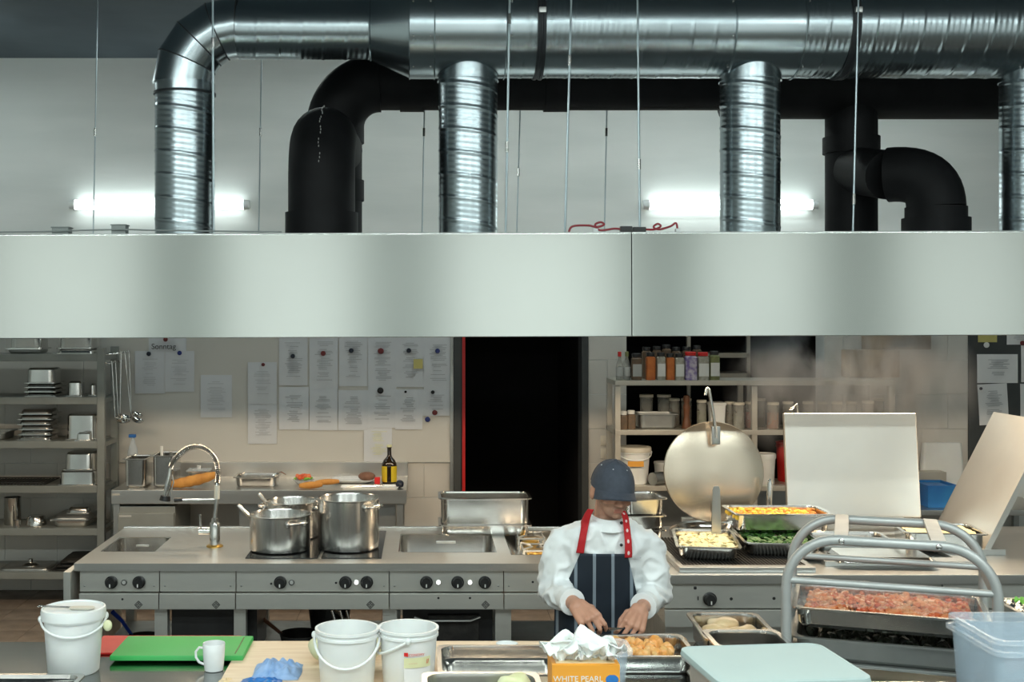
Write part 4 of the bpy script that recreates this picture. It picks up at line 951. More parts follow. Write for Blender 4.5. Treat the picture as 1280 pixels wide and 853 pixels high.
# faucet
FY = 6.5; t = thing('spring_faucet', 'chrome kitchen tap with tall arching spring hose', 'tap', P(268, 683.5, FY))
fb = Vector((PX(268.5, FY), FY, KZ))
part(MB().lathe([(0.045, 0.0), (0.045, 0.006), (0.034, 0.012), (0.0005, 0.012)], fb, 28), 'base_ring', 'brass', t)
bd_ = part(MB().lathe([(0.029, 0.0125), (0.029, 0.125), (0.026, 0.130), (0.018, 0.132), (0.018, 0.155), (0.0005, 0.156)], fb, 28), 'body', 'steel_polish', t)
lv = part(MB().tube([fb+Vector((-0.025, 0, 0.085)), fb+Vector((-0.085, 0, 0.085))], 0.020, 16), 'mixer_barrel', 'steel_polish', t)
part(MB().tube([fb+Vector((-0.075, 0, 0.10)), fb+Vector((-0.078, 0, 0.13)), fb+Vector((-0.080, 0, 0.175))], [0.008, 0.006, 0.007], 8), 'lever', 'steel_polish', lv)
part(MB().tube([fb+Vector((0.0, 0, 0.155)), (PX(271, FY), FY, PZ(622, FY))], 0.011, 12), 'column', 'steel_dull', t)
part(MB().tube([(PX(271, FY), FY, PZ(624, FY)), (PX(271.5, FY), FY, PZ(606, FY))], 0.015, 14), 'column_sleeve', 'cream_plastic', t)
arc = [(271.5,607),(272.5,597),(272,584),(269,574),(262,565),(252,559.5),(243,558.5),(233,562),(224,569),(217,577),(213.5,585)]
sp_ = wavy(arc, FY); part(MB().tube(sp_, 0.008, 8), 'hose', 'black', t)
hel = []; tot = len(sp_)-1; turns = 52; n = turns*10
for k in range(n+1):
    f = k/n*tot; i = min(int(f), tot-1); p = sp_[i].lerp(sp_[i+1], f-i); tg = (sp_[i+1]-sp_[i]).normalized(); nv = tg.cross(Vector((0,1,0))).normalized(); a = 2*PI*turns*k/n
    hel.append(p + (nv*math.cos(a) + Vector((0,1,0))*math.sin(a))*0.014)
part(MB().tube(hel, 0.0032, 5), 'spring', 'steel_polish', t)
hs = part(MB().tube([P(213.5,585,FY), P(212,595,FY), P(210,606,FY), P(207,621,FY)], [0.012, 0.014, 0.018, 0.014], 14), 'spray_handle', 'steel_polish', t)
part(MB().tube([P(207,620,FY), P(206,626,FY)], [0.026, 0.030], 18), 'spray_nozzle', 'black', hs)
part(MB().tube([P(214,590,FY), P(217,603,FY), P(212,622,FY)], 0.004, 6), 'trigger', 'steel_dull', hs)
part(MB().tube([P(271,624.5,FY), P(228,625,FY)], 0.006, 8), 'holder_arm', 'steel_polish', t)
part(MB().tube([P(228,625,FY), P(218,625.5,FY)], [0.011, 0.013], 12), 'holder_clip', 'black', t)

# pots
def pot(px, Y, rpx, h, lab, hang, name='stockpot'):
    r = rpx*Y/F; c = Vector((PX(px, Y), Y, KZ+0.0055)); t = thing(name, lab, 'pot', c)
    part(MB().lathe([(r*0.94, 0), (r*0.985, 0.006), (r*0.99, 0.014), (r*0.99, h-0.006), (r*1.02, h-0.002), (r*1.02, h+0.002), (r*0.99, h+0.003), (r*0.965, h-0.006), (r*0.965, 0.016), (r*0.93, 0.008), (0.0005, 0.008)], c, 56), 'body', 'steel_pot', t)
    for a in hang:
        d_ = Vector((math.cos(R(a)), math.sin(R(a)), 0)); s_ = Vector((-d_.y, d_.x, 0)); z = Vector((0, 0, h-0.035))
        hd = part(MB().tube([c+d_*r*0.985-s_*0.052+z, c+d_*(r+0.03)-s_*0.05+z+Vector((0,0,0.006)), c+d_*(r+0.045)-s_*0.03+z+Vector((0,0,0.01)), c+d_*(r+0.045)+s_*0.03+z+Vector((0,0,0.01)), c+d_*(r+0.03)+s_*0.05+z+Vector((0,0,0.006)), c+d_*r*0.985+s_*0.052+z], 0.0065, 10), 'handle', 'steel_polish', t)
        for q in (-1, 1):
            pl = MB().ell(c+d_*r*0.99+s_*0.052*q+z, (0.012, 0.012, 0.018), 12, 8); part(pl, 'handle_plate', 'steel_polish', hd)
    return t, c, r
pot(350, 6.40, 38, 0.188, 'low wide steel pot with ladle handles standing in front', (-52, 128))
pot(435.5, 6.44, 38.5, 0.268, 'tallest steel stockpot beside the bain-marie basin', (-38, 142))
pot(366, 6.78, 33.5, 0.20, 'steel pot standing behind the two front pots', (168, -12))
for a, b, Ya, Yb, lb in (((297, 631.5), (333, 668), 6.36, 6.40, 'flat steel ladle handle leaning in the low pot'), ((323, 617), (356, 655), 6.74, 6.78, 'flat steel ladle handle leaning in the rear pot')):
    p0 = P(*a, Ya); p1 = P(*b, Yb); t = thing('serving_ladle', lb, 'ladle', p0)
    part(MB().tube([p0, p0.lerp(p1, 0.05), p0.lerp(p1, 0.5), p1], [0.009, 0.012, 0.011, 0.008], 8), 'handle', 'steel_polish', t)
    part(MB().lathe([(0.0005, -0.03), (0.03, -0.024), (0.045, 0), (0.043, 0), (0.028, -0.02), (0.0005, -0.026)], p1+Vector((0.02, 0, -0.01)), 20), 'bowl', 'steel_polish', t)
# containers on the worktop
gn('shallow steel container under the deep one on the worktop', 0.53, 0.29, 0.065, PX(605, 6.93), 6.925, KZ, 0, False)
o = gn('deep dented steel container stacked on the shallow one', 0.53, 0.29, 0.165, PX(605, 6.93), 6.925, KZ+0.052, 0, False)
# things under the block
zs = 0.385
def skillet(px, Y, r, h, ang, lab, hm='steel_dull', hl=0.2, rise=0.10, m='black_iron'):
    c = Vector((PX(px, Y), Y, zs)); t = thing('frying_pan', lab, 'pan', c)
    part(MB().lathe([(r*0.8, 0), (r*0.86, 0.003), (r, h), (r*1.01, h), (r*0.97, h-0.003), (r*0.82, 0.006), (0.0005, 0.005)], c, 32), 'body', m, t)
    d_ = Vector((math.cos(R(ang)), math.sin(R(ang)), 0))
    part(MB().tube([c+d_*r*0.97+Vector((0,0,h*0.8)), c+d_*(r+hl*0.5)+Vector((0,0,h+rise*0.6)), c+d_*(r+hl)+Vector((0,0,h+rise))], [0.009, 0.011, 0.013], 8), 'handle', hm, t)
skillet(375, 6.45, 0.11, 0.06, 165, 'black frying pan with raised steel handle on the lower shelf', 'wood_dark')
skillet(412, 6.72, 0.12, 0.15, 70, 'deep black pot on the lower shelf behind the buckets')
skillet(180, 6.45, 0.09, 0.045, 150, 'black pan with blue handle under the sink bay', 'blue_handle', 0.14, 0.10)
skillet(458, 6.42, 0.06, 0.05, 140, 'small steel saucepan with long handle on the lower shelf', 'steel_polish', 0.18, 0.10, 'steel_dull')
for k, px in enumerate((418, 428, 436)): rod_thing('hanging_turner', 'steel_polish', [P(px-3, 764, 6.2), P(px, 775, 6.2), P(px+1, 790, 6.2)], [0.006, 0.008, 0.016], 'steel turner hanging below the fascia', 'turner')['group'] = 'turners below the fascia'
# ================================================================== RIGHT SHELVING (in front of the dark pass-through)
QY0, QY1 = 8.85, 9.28; qx0, qx1 = PX(769, QY0), PX(1119, QY0)
QZ = [PZ(476, QY0), PZ(538, QY0), PZ(608, QY0)]
rs = thing('spice_shelving', 'pale steel shelving holding spices, jars and buckets', 'shelf', ((qx0+qx1)/2, 9.06, 0))
for x in (qx0, PX(940, QY0), qx1-0.045):
    for y in (QY0, QY1-0.04): part(MB().rbox(x, x+0.04, y, y+0.04, 0, QZ[0]-0.04, 0.003), 'post', 'shelf_pale', rs)
for z in QZ: part(MB().rbox(qx0, qx1, QY0-0.003, QY1+0.003, z-0.036, z, 0.003), 'shelf_board', 'shelf_pale', rs)
part(MB().box(qx0+0.05, qx1-0.05, QY1-0.03, QY1-0.02, 0.1, QZ[2]-0.04), 'rear_panel', 'steel_dull', rs)
def spice(px, Y, wpx, ptop, capm, bodym, lab, cap=0.028, labm=None, lvl=0):
    w_ = wpx*Y/F; x = PX(px, Y); z = QZ[lvl]; h = PZ(ptop, Y)-z
    t = thing('spice_jar', lab, 'jar', (x, Y, z), 'jars on the spice shelving')
    part(MB().rloft([(w_*0.94, w_*0.94, w_*0.2, 0.0), (w_, w_, w_*0.22, 0.006), (w_, w_, w_*0.22, h-cap-0.012), (w_*0.72, w_*0.72, w_*0.3, h-cap)], (x, Y, z)), 'jar', bodym, t)
    part(MB().rloft([(w_*0.86, w_*0.86, w_*0.36, h-cap+0.0005), (w_*0.90, w_*0.90, w_*0.38, h-0.004), (w_*0.82, w_*0.82, w_*0.36, h)], (x, Y, z)), 'cap', capm, t)
    if labm: part(MB().rbox(x-w_*0.44, x+w_*0.44, Y-w_/2-0.0016, Y-w_/2-0.0004, z+h*0.14, z+h*0.60, 0.0004), 'label', labm, t)
sY = 8.93
for px, wd, tp, cm, bm_, lb, lm in (
    (795.5, 12.5, 442, 'black', 'spice_brown', 'spice jar with grey label and brown contents beside the sauce bottles', 'label_grey'),
    (813, 11.5, 441, 'black', 'spice_orange', 'spice jar full of orange powder, first in the row', None),
    (826, 11, 441, 'black', 'spice_grey', 'spice jar with pale printed label between two orange ones', 'label_white'),
    (837.5, 10.5, 442, 'black', 'spice_orange', 'spice jar full of orange powder, second in the row', None),
    (849, 11.5, 442, 'black', 'spice_grey', 'spice jar with pale contents beside the red capped ones', 'label_white'),
    (863, 15, 440, 'red_plastic', 'spice_purple', 'red capped spice jar with purple speckled print', None),
    (878.5, 14, 440.5, 'red_plastic', 'spice_grey', 'red capped spice jar with white label', 'label_white'),
    (892.5, 12.5, 439, 'black', 'spice_green', 'black capped glass jar with white label at the row end', 'label_white')):
    spice(px, sY, wd, tp, cm, bm_, lb, labm=lm)
for k, (px, tp) in enumerate(((808, 434), (821, 433), (833, 431), (845, 434), (858, 433.5), (871, 432))):
    spice(px, 9.12, 11, tp, 'black', 'spice_brown', 'dark capped jar in the rear row of the spice shelf')
for px, cm, lb in ((774.5, 'red_plastic', 'small clear sauce bottle with red cap on the shelf corner'), (783.5, 'spice_green', 'small clear sauce bottle with green cap on the shelf corner')):
    x = PX(px, sY); z = QZ[0]; t = thing('sauce_bottle', lb, 'bottle', (x, sY, z))
    part(MB().lathe([(0.024, 0), (0.027, 0.004), (0.027, 0.10), (0.022, 0.125), (0.012, 0.155), (0.011, 0.175), (0.0005, 0.175)], (x, sY, z), 20), 'bottle', 'glass_jar', t)
    part(MB().lathe([(0.0275, 0.03), (0.0278, 0.095), (0.0272, 0.096)], (x, sY, z), 20), 'label', 'label_grey', t)
    part(MB().lathe([(0.0135, 0.1755), (0.0135, 0.21), (0.0005, 0.212)], (x, sY, z), 16), 'cap', cm, t)
# second shelf
z = QZ[1]
gn('small steel pan standing on the second spice shelf', 0.32, 0.24, 0.115, PX(823, 8.9), 9.02, z, 0, False, 'steel_dull')
one(MB().lathe([(0.034, 0), (0.036, 0.01), (0.028, 0.05), (0.020, 0.09), (0.024, 0.14), (0.028, 0.16), (0.018, 0.19), (0.026, 0.215), (0.022, 0.245), (0.0005, 0.255)], (PX(859, 8.95), 8.97, z), 24), 'pepper_mill', 'wood_dark', 'brown wooden pepper mill beside the small steel pan', 'pepper mill')
def jar(px, Y, wpx, ptop, cont, lab, lvl=1, fillf=0.6, lidm='cream_plastic'):
    r = wpx*Y/F/2; x = PX(px, Y); z = QZ[lvl]; h = PZ(ptop, Y)-z; t = thing('storage_jar', lab, 'jar', (x, Y, z), 'storage jars on the second shelf')
    part(MB().lathe([(r*0.95, 0.0), (r, 0.006), (r, h-0.03), (r*0.9, h-0.02)], (x, Y, z), 24), 'jar', 'glass_jar', t)
    part(MB().lathe([(r*0.93, 0.004), (r*0.93, h*fillf), (0.0005, h*fillf+0.004)], (x, Y, z), 20), 'contents', cont, t)
    part(MB().lathe([(r*1.02, h-0.0195), (r*1.02, h-0.002), (r*0.95, h), (0.0005, h)], (x, Y, z), 24), 'lid', lidm, t)
for px, Y, wd, tp, ct, lb in (
    (877, 9.0, 12, 500, 'spice_green', 'storage jar with dark green contents behind the kettle lid'), (912, 9.0, 12, 502, 'spice_brown', 'storage jar with brown contents beside the white box'), (923.5, 8.94, 14, 503, 'spice_grey', 'storage jar with pale ribbed contents'),
    (937, 9.02, 11, 502, 'spice_red', 'storage jar with a red layer next to the post'), (966, 8.95, 15, 503, 'spice_orange', 'storage jar with orange contents in the steam'), (985, 9.0, 13, 502, 'spice_brown', 'storage jar behind the top of the square lid'),
    (1010, 9.0, 13, 502, 'spice_grey', 'storage jar with pale contents in the steam'), (1028, 9.0, 12, 502, 'spice_brown', 'brown storage jar in the steam near the wall corner'), (1046, 9.0, 13, 502, 'spice_green', 'green storage jar in the steam'), (1064, 9.0, 13, 502, 'spice_grey', 'storage jar next to the last one in the row'), (1085, 9.0, 14, 501, 'spice_orange', 'last storage jar at the shelving end')):
    jar(px, Y, wd, tp, ct, lb)
for k, px in enumerate((843, 858, 950, 1098)):
    jar(px, 9.17, 13, 498, 'spice_brown', 'storage jar in the dim rear row of the second shelf')
one(MB().rloft([(0.10, 0.10, 0.012, 0), (0.115, 0.115, 0.014, 0.175), (0.125, 0.125, 0.014, 0.18), (0.125, 0.125, 0.014, 0.196), (0.10, 0.10, 0.014, 0.20)], (PX(897, 8.95), 8.98, QZ[1])), 'white_box', 'white_plastic', 'white lidded plastic box among the storage jars', 'box')
for k, (px, lb) in enumerate(((808, 'pale tub with greenish lid behind the small pan'), (830, 'second pale tub with greenish lid behind the small pan'))):
    t = thing('lidded_tub', lb, 'tub', (PX(px, 9.2), 9.2, QZ[1])); c = Vector((PX(px, 9.2), 9.2, QZ[1]))
    part(MB().lathe([(0.045, 0), (0.05, 0.22), (0.0005, 0.22)], c, 20), 'tub', 'glass_jar', t); part(MB().lathe([(0.053, 0.2205), (0.053, 0.24), (0.0005, 0.242)], c, 20), 'lid', 'cream_plastic', t)
for k, (px, pt) in enumerate(((779, 514), (789, 513))):
    spice(px, 8.93, 10, pt, 'label_white', 'spice_brown', ('small dark jar with white cap in the second shelf corner', 'small dark jar with white cap next to the corner one')[k], lvl=1)
# third shelf: buckets
def bucket(c, r0, r1, h, lab, m='white_plastic', handle=None, lid=None, name='bucket', rim=True, hollow=True, cat='bucket'):
    t = thing(name, lab, cat, c)
    prof = [(r0*0.94, 0), (r0, 0.006), (r1*0.985, h*0.86), (r1*1.04, h*0.865), (r1*1.04, h*0.905), (r1*0.99, h*0.91), (r1, h-0.01), (r1*1.05, h-0.008), (r1*1.05, h), (r1*0.96, h)]
    prof += [(r1*0.94, h*0.8), (r0*0.95, 0.012), (0.0005, 0.01)] if hollow else [(0.0005, h)]
    part(MB().lathe(prof, c, 48), 'body', m, t)
    if lid: part(MB().lathe([(r1*1.075, h*0.985-0.02), (r1*1.085, h*0.985), (r1*1.06, h+0.010), (r1*1.0, h+0.012), (r1*0.96, h+0.006), (0.0005, h+0.006)], c, 48), 'lid', lid, t)
    if handle:
        a0, dz, side = handle; pts = []
        for k in range(17):
            a = R(a0 + 180*k/16); pts.append(Vector(c) + Vector((r1*1.07*math.cos(a), r1*1.07*math.sin(a), h*0.88 - dz*math.sin(PI*k/16))))
        hd = part(MB().tube(pts, 0.0045, 8), 'handle', m, t)
        for e in (pts[0], pts[-1]): part(MB().ell(e, (0.010, 0.010, 0.013), 10, 6), 'handle_lug', m, hd)
    return t
zz3 = QZ[2]
t = bucket(Vector((PX(794, 8.95), 9.0, zz3)), 0.10, 0.118, 0.265, 'white bucket with orange label on the third spice shelf', lid='cream_plastic', handle=(180, 0.05, 0))
part(MB().rbox(PX(784, 8.9), PX(804, 8.9), 8.872, 8.875, zz3+0.14, zz3+0.18, 0.0005), 'label', 'label_orange', t)
bucket(Vector((PX(957, 8.95), 8.95, zz3)), 0.062, 0.07, 0.22, 'small white bucket between the kettle lid and square lid', lid='white_plastic')
bucket(Vector((PX(988, 9.1), 9.13, zz3)), 0.085, 0.095, 0.30, 'red bucket behind the edge of the square lid', 'red_plastic')
one(MB().tube([(PX(815, 8.9), 8.88, zz3+0.048), (PX(845, 8.9), 9.0, zz3+0.048)], 0.048, 24), 'grey_tube', 'steel_dull', 'grey metal tube lying beside the white bucket', 'tube')
one(MB().lathe([(0.06, 0), (0.068, 0.12), (0.072, 0.125), (0.072, 0.14), (0.0005, 0.142)], (PX(830, 9.15), 9.18, zz3), 28), 'plastic_tub', 'white_plastic', 'round white tub behind the grey tube', 'tub')
gn('dark oven tray on the third shelf behind the buckets', 0.32, 0.18, 0.20, PX(873, 9.15), 9.17, zz3, 0, True, 'black_iron')
# store-room shelf seen through the pass-through
t = thing('store_rack', 'pale rack in the dim store room behind the spice shelving', 'rack', (PX(905, 10.2), 10.3, 0))
for xx in (PX(860, 10.2), PX(934, 10.2)): part(MB().box(xx-0.03, xx, 10.1, 10.14, 0, 2.2), 'post', 'shelf_pale', t)
for zz_ in (0.6, 1.2, PZ(466, 10.2), PZ(441, 10.2)): part(MB().box(PX(860, 10.2), PX(934, 10.2), 10.1, 10.5, zz_-0.04, zz_), 'shelf_board', 'shelf_pale', t)

# brown ledge cabinet, back counter at the right, blue crate
t = thing('wall_cabinet', 'small brown stained wall box above the square lid', 'cabinet', (PX(1093, 9.2), 9.3, PZ(472, 9.2)))
part(MB().rbox(PX(1062, 9.2), PX(1125, 9.2), 9.2, WY-0.009, PZ(472, 9.2), PZ(438, 9.2), 0.006), 'body', 'brown_panel', t)
part(MB().rbox(PX(1064, 9.19), PX(1123, 9.19), 9.19, 9.199, PZ(470, 9.19), PZ(440, 9.19), 0.004), 'front', 'brown_panel', t)
one(MB().rbox(PX(1082, 9.3), PX(1164, 9.3), 9.3, WY-0.009, PZ(437, 9.3), PZ(415, 9.3), 0.004), 'brown_board', 'brown_panel', 'brown board mounted on the tiles above the stained box', 'board')
rc = thing('side_counter', 'steel side counter below the dark notice board', 'counter', (3.6, 9.0, 0))
part(MB().rbox(PX(1140, 8.7), PX(1330, 8.7), 8.7, WY-0.01, 0.70, 0.74, 0.004), 'worktop', 'steel_top', rc)
for x in (PX(1144, 8.7), PX(1320, 8.7)):
    for y in (8.72, 9.32): part(MB().box(x, x+0.04, y, y+0.04, 0, 0.70), 'leg', 'steel_dull', rc)
t = thing('blue_crate', 'blue folded plastic sacks in an open crate beside the square lid', 'crate', (PX(1172, 8.9), 8.95, 0.74))
x0, x1 = PX(1153, 8.9), PX(1192, 8.9)
for a in ((x0, x1, 8.8, 8.815), (x0, x1, 9.10, 9.115), (x0, x0+0.012, 8.815, 9.10), (x1-0.012, x1, 8.815, 9.10)):
    part(MB().rbox(*a, 0.741, PZ(605, 8.9), 0.003), 'crate_side', 'blue_plastic', t)
for k in range(3): part(MB().rbox(x0+0.015, x1-0.015, 8.82, 9.09, 0.742+0.05*k, 0.79+0.05*k, 0.02), 'folded_sack', 'blue_plastic', t)
one(MB().rbox(PX(1151, 9.1), PX(1189, 9.1), 9.18, 9.30, 0.741, PZ(590, 9.2), 0.004), 'pale_box', 'shelf_pale', 'pale square box behind the blue crate', 'box')
one(MB().rloft([(0.30, 0.06, 0.02, 0.0), (0.33, 0.07, 0.03, 0.25), (0.30, 0.06, 0.03, 0.42)], (PX(1178, 9.33), 9.345, 0.741)), 'white_board', 'white_plastic', 'rounded white board leaning on the tiles', 'board')

# ================================================================== RIGHT COOKING BLOCK
RX0, RX1, RY0, RY1 = 1.15, 3.9, 5.79, 7.12
rb = thing('grill_block', 'steel cooking block with grill, kettle and open lids', 'cooking block', (2.5, 6.4, 0))
part(MB().rbox(RX0, RX1, RY0, RY1, 0.852, 0.90, 0.004), 'worktop', 'steel_top', rb)
seam = [RX0+0.012, PX(1010, RY0), PX(1180, RY0), RX1]
for k in range(3):
    part(MB().rbox(seam[k]+0.002, seam[k+1]-0.002, RY0+0.02, RY0+0.05, PZ(762, RY0), 0.848, 0.003), 'control_panel', 'panel_steel', rb)
    part(MB().rbox(seam[k]+0.002, seam[k+1]-0.002, RY0+0.006, RY0+0.05, PZ(785, RY0), PZ(763.5, RY0), 0.003), 'lower_panel', 'panel_steel', rb)
knob(887, 749, RY0+0.0185, rb, 0.033)
for px, py in ((869, 735.5), (914, 749), (967.5, 748.5)): part(MB().ell(P(px, py, RY0+0.019), (0.008, 0.003, 0.008), 12, 6), 'port_hole', 'ink_black', rb)
part(MB().rbox(PX(873, RY0), PX(874.5, RY0), RY0+0.0185, RY0+0.0195, PZ(752, RY0), PZ(747, RY0), 0.0003), 'dial_mark', 'ink_black', rb)
part(MB().box(RX0+0.03, RX1-0.03, RY0+0.08, RY1-0.05, 0.10, PZ(786, RY0)), 'base_cabinet', 'panel_steel', rb)
for x in (RX0+0.06, 2.4, RX1-0.12):
    for y in (RY0+0.12, RY1-0.15): part(MB().box(x, x+0.05, y, y+0.05, 0, 0.10), 'leg', 'steel_dull', rb)
# charcoal grill trough and bars
gx0, gx1 = PX(846, 5.9), PX(1015, 5.9)
part(MB().rbox(gx0, gx1, 5.84, 5.90, 0.9005, 0.925, 0.004), 'grill_front_rail', 'steel', rb)
part(MB().rbox(gx0, gx0+0.03, 5.90, 6.66, 0.9005, 0.925, 0.003), 'grill_side_rail', 'steel', rb)
part(MB().rbox(gx1-0.03, gx1, 5.90, 6.66, 0.9005, 0.925, 0.003), 'grill_side_rail', 'steel', rb)
part(MB().box(gx0+0.03, gx1-0.03, 5.90, 6.66, 0.9005, 0.904), 'grill_bed', 'black_iron', rb)
bar_me = MB().tube([(0, 5.905, 0.917), (0, 6.655, 0.917)], 0.006, 6).mesh('grill_bar', 'black_iron', worg(rb))
for k in range(34):
    o = bpy.data.objects.new('grill_bar', bar_me); C.objects.link(o); o.parent = rb; o.location = (gx0+0.042+k*(gx1-gx0-0.084)/33, 0, 0)
ZG = 0.9235
def food(label, cat, mb, m, name): return one(mb, name, m, label, cat, None, 'stuff')
gn('steel pan of sliced potatoes on the grill', 0.325, 0.53, 0.068, 1.467, 6.26, ZG, R(-9), False, 'steel_polish')
hp = lambda x, y: 0.030 + 0.016*noise.noise(Vector((x*9, y*7, 3)))
mbp = chunks(300, 0.25, 0.44, 0.01, hp, 0.036, 11, (1.467, 6.26, ZG+0.012), R(-9), 0.22); food('pale sliced potatoes filling the steel pan', 'potatoes', mbp, 'potato', 'sliced_potatoes')
# lower pan with greens, upper pan with vegetables
gn('steel pan of dark greens under the vegetable pan', 0.40, 0.50, 0.066, PX(970, 6.4)-0.02, 6.35, ZG, R(-5), False, 'steel_polish')
food('dark green herbs in the lower pan on the grill', 'herbs', chunks(160, 0.32, 0.40, 0.01, lambda x, y: 0.035, 0.03, 21, (PX(970, 6.4)-0.02, 6.35, ZG+0.01), R(-5), 0.3), 'veg_green', 'green_herbs')
gn('deep steel pan of mixed vegetables stacked on the greens', 0.53, 0.325, 0.10, PX(971, 6.55), 6.56, ZG+0.0665, 0, False, 'steel_polish')
food('orange carrot dice in the deep vegetable pan', 'vegetables', chunks(200, 0.44, 0.24, 0.02, lambda x, y: 0.045, 0.020, 31, (PX(971, 6.55), 6.56, ZG+0.078)), 'veg_orange', 'carrot_dice')
food('yellow corn and pepper dice in the deep vegetable pan', 'vegetables', chunks(170, 0.44, 0.24, 0.024, lambda x, y: 0.045, 0.020, 32, (PX(963, 6.55), 6.56, ZG+0.078)), 'veg_yellow', 'yellow_vegetable_dice')
# kettle
kc = Vector((PX(889, 6.84), 6.84, 0.90)); kr = 0.175
t = thing('boiling_kettle', 'round steel kettle with its big lid raised', 'kettle', kc)
part(MB().lathe([(kr+0.06, 0.0005), (kr+0.06, 0.03), (kr+0.03, 0.045), (kr+0.02, 0.05), (kr, 0.045), (kr-0.01, 0.02), (0.0005, 0.004)], kc, 48), 'kettle_rim', 'steel_polish', t)
LC = P(892, 590, 7.0); lrad = 0.289
Mx = Matrix.Translation(LC) @ Matrix.Rotation(R(90-6), 4, 'X')
ld = part(MB().lathe([(lrad, -0.012), (lrad+0.004, 0.0), (lrad, 0.008), (lrad*0.9, 0.014), (lrad*0.7, 0.022), (lrad*0.4, 0.030), (0.0005, 0.033), (0.0005, 0.025), (lrad*0.9, 0.006), (lrad-0.004, 0)][::1], (0,0,0), 72).xf(Mx), 'lid', 'kettle_lid', t)
hpt = [(894.5,548),(894,536),(890.5,512),(887,492),(885.5,486.5),(883.5,487),(882,494)]
part(MB().tube(wavy(hpt, 6.93), 0.010, 10), 'lid_handle', 'steel_polish', ld)
part(MB().rbox(PX(889,6.94), PX(900,6.94), 6.925, 6.955, PZ(556,6.94), PZ(533,6.94), 0.006), 'handle_bracket', 'steel_polish', ld)
part(MB().rbox(kc.x-0.12, kc.x+0.12, 7.06, 7.10, 0.9005, 0.96, 0.006), 'hinge', 'steel', t)
# lever bars standing in front of the lid
one(MB().loft([[P(a, y, 6.45)+Vector((0, d_, 0)) for a, d_ in ((890-e, -0.006), (900.5+e, -0.006), (900.5+e, 0.006), (890-e, 0.006))] for y, e in ((663+9, 0.6), (640, 0.2), (612, -0.8), (608, -2.5))]), 'scraper_bar', 'steel', 'flat grey steel scraper standing before the kettle lid', 'scraper')
one(MB().tube([P(961, 656, 6.9), P(961.5, 632, 6.9), P(962.5, 604, 6.9), P(962.5, 599, 6.9)], [0.017, 0.017, 0.016, 0.010], 14), 'stirring_rod', 'steel_polish', 'round steel stirring rod standing beside the square lid', 'rod')
# bratt pans with square lids
bt = thing('bratt_pan', 'square bratt pan with its flat lid standing open', 'bratt pan', (2.45, 6.5, 0.90))
bxa, bxb = PX(1030, 6.0), PX(1228, 6.0)-0.05
part(slab_holes(bxa, bxb, 5.98, 6.80, 0.9005, 0.925, [(bxa+0.06, bxb-0.06, 6.08, 6.72)]), 'rim', 'steel_top', bt, ang=30)
part(MB().box(bxa+0.055, bxb-0.055, 6.075, 6.725, 0.901, 0.908), 'pan_floor', 'steel_dull', bt)
lx0, lx1 = PX(983.5, 6.88), PX(1150, 6.88)
lm = MB().rbox(lx0, lx1, 6.86, 6.895, PZ(647, 6.88), PZ(517, 6.88), 0.008, 3)
ctr = Vector(((lx0+lx1)/2, 6.88, PZ(647, 6.88)))
lm.xf(Matrix.Translation(ctr) @ Matrix.Rotation(R(-7), 4, 'X') @ Matrix.Translation(-ctr))
bl = part(lm, 'lid', 'steel_lid', bt)
part(MB().tube([P(986, 512, 6.97), P(990, 511, 6.97), P(996, 505, 6.97), P(997, 517, 6.97)], 0.008, 8), 'lid_handle', 'steel_polish', bl)
part(MB().rbox(lx0+0.1, lx1-0.1, 6.85, 6.91, 0.925, PZ(646, 6.88), 0.006), 'hinge', 'steel', bt)
# tilted lid at the right
tl = thing('tilted_lid', 'big flat steel lid leaning open beside the blue crate', 'lid', P(1176, 655, 6.85))
b0 = Vector((PX(1168, 6.9), 6.9, PZ(660, 6.9))); t0 = Vector((PX(1242, 6.9), 6.9, PZ(515, 6.9)))
up = (t0-b0); nn = Vector((up.z, 0, -up.x)).normalized()*0.03; dv = Vector((0, -0.62, 0))
part(MB().add([b0, t0, t0+dv, b0+dv, b0+nn, t0+nn, t0+dv+nn, b0+dv+nn], [(0,1,2,3),(4,7,6,5),(0,4,5,1),(1,5,6,2),(2,6,7,3),(3,7,4,0)]), 'plate', 'steel_lid', tl)
part(MB().box(b0.x-0.02, b0.x+0.10, 6.26, 6.92, 0.9005, b0.z-0.001), 'hinge_block', 'steel', tl)
part(MB().rbox(t0.x-0.012, t0.x-0.002, 6.55, 6.62, t0.z-0.11, t0.z-0.03, 0.003), 'stop_plate', 'steel_polish', tl)
# pans on the bratt pan
gn('shallow steel pan with lid grip inside the bratt pan', 0.42, 0.32, 0.055, PX(1068, 6.35), 6.45, 0.909, R(-4), False)
gn('deep steel pan of yellow grains on the bratt pan', 0.42, 0.34, 0.10, PX(1190, 6.3)-0.05, 6.36, 0.9255, R(-8), False)
food('pale yellow grated grains heaped in the deep pan', 'grains', mound(0.34, 0.26, 0.05, lambda x, y: 0.035+0.012*noise.noise(Vector((x*25, y*25, 1))), (PX(1190, 6.3)-0.05, 6.36, 0.93), R(-8), 26, 20), 'rice', 'yellow_grains')
gn('flat steel tray resting on the bratt pan front', 0.50, 0.30, 0.028, PX(1110, 5.95), 6.06, 0.9255, R(-3), True, 'steel_polish')
mbk = MB().rloft([(0.055, 0.02, 0.006, 0), (0.055, 0.02, 0.006, 0.012)], (PX(1070, 6.3), 6.55, 0.966)); 
# stacked containers behind the chef
zz_ = 0.9005
for k, (h, lb) in enumerate(((0.06, 'lowest steel container stacked behind the chef'), (0.085, 'middle steel container stacked behind the chef'), (0.10, 'topmost steel container stacked behind the chef'))):
    gn(lb, 0.265, 0.30, h, 1.215, 6.80, zz_, 0.03*k, False); zz_ += h - 0.006

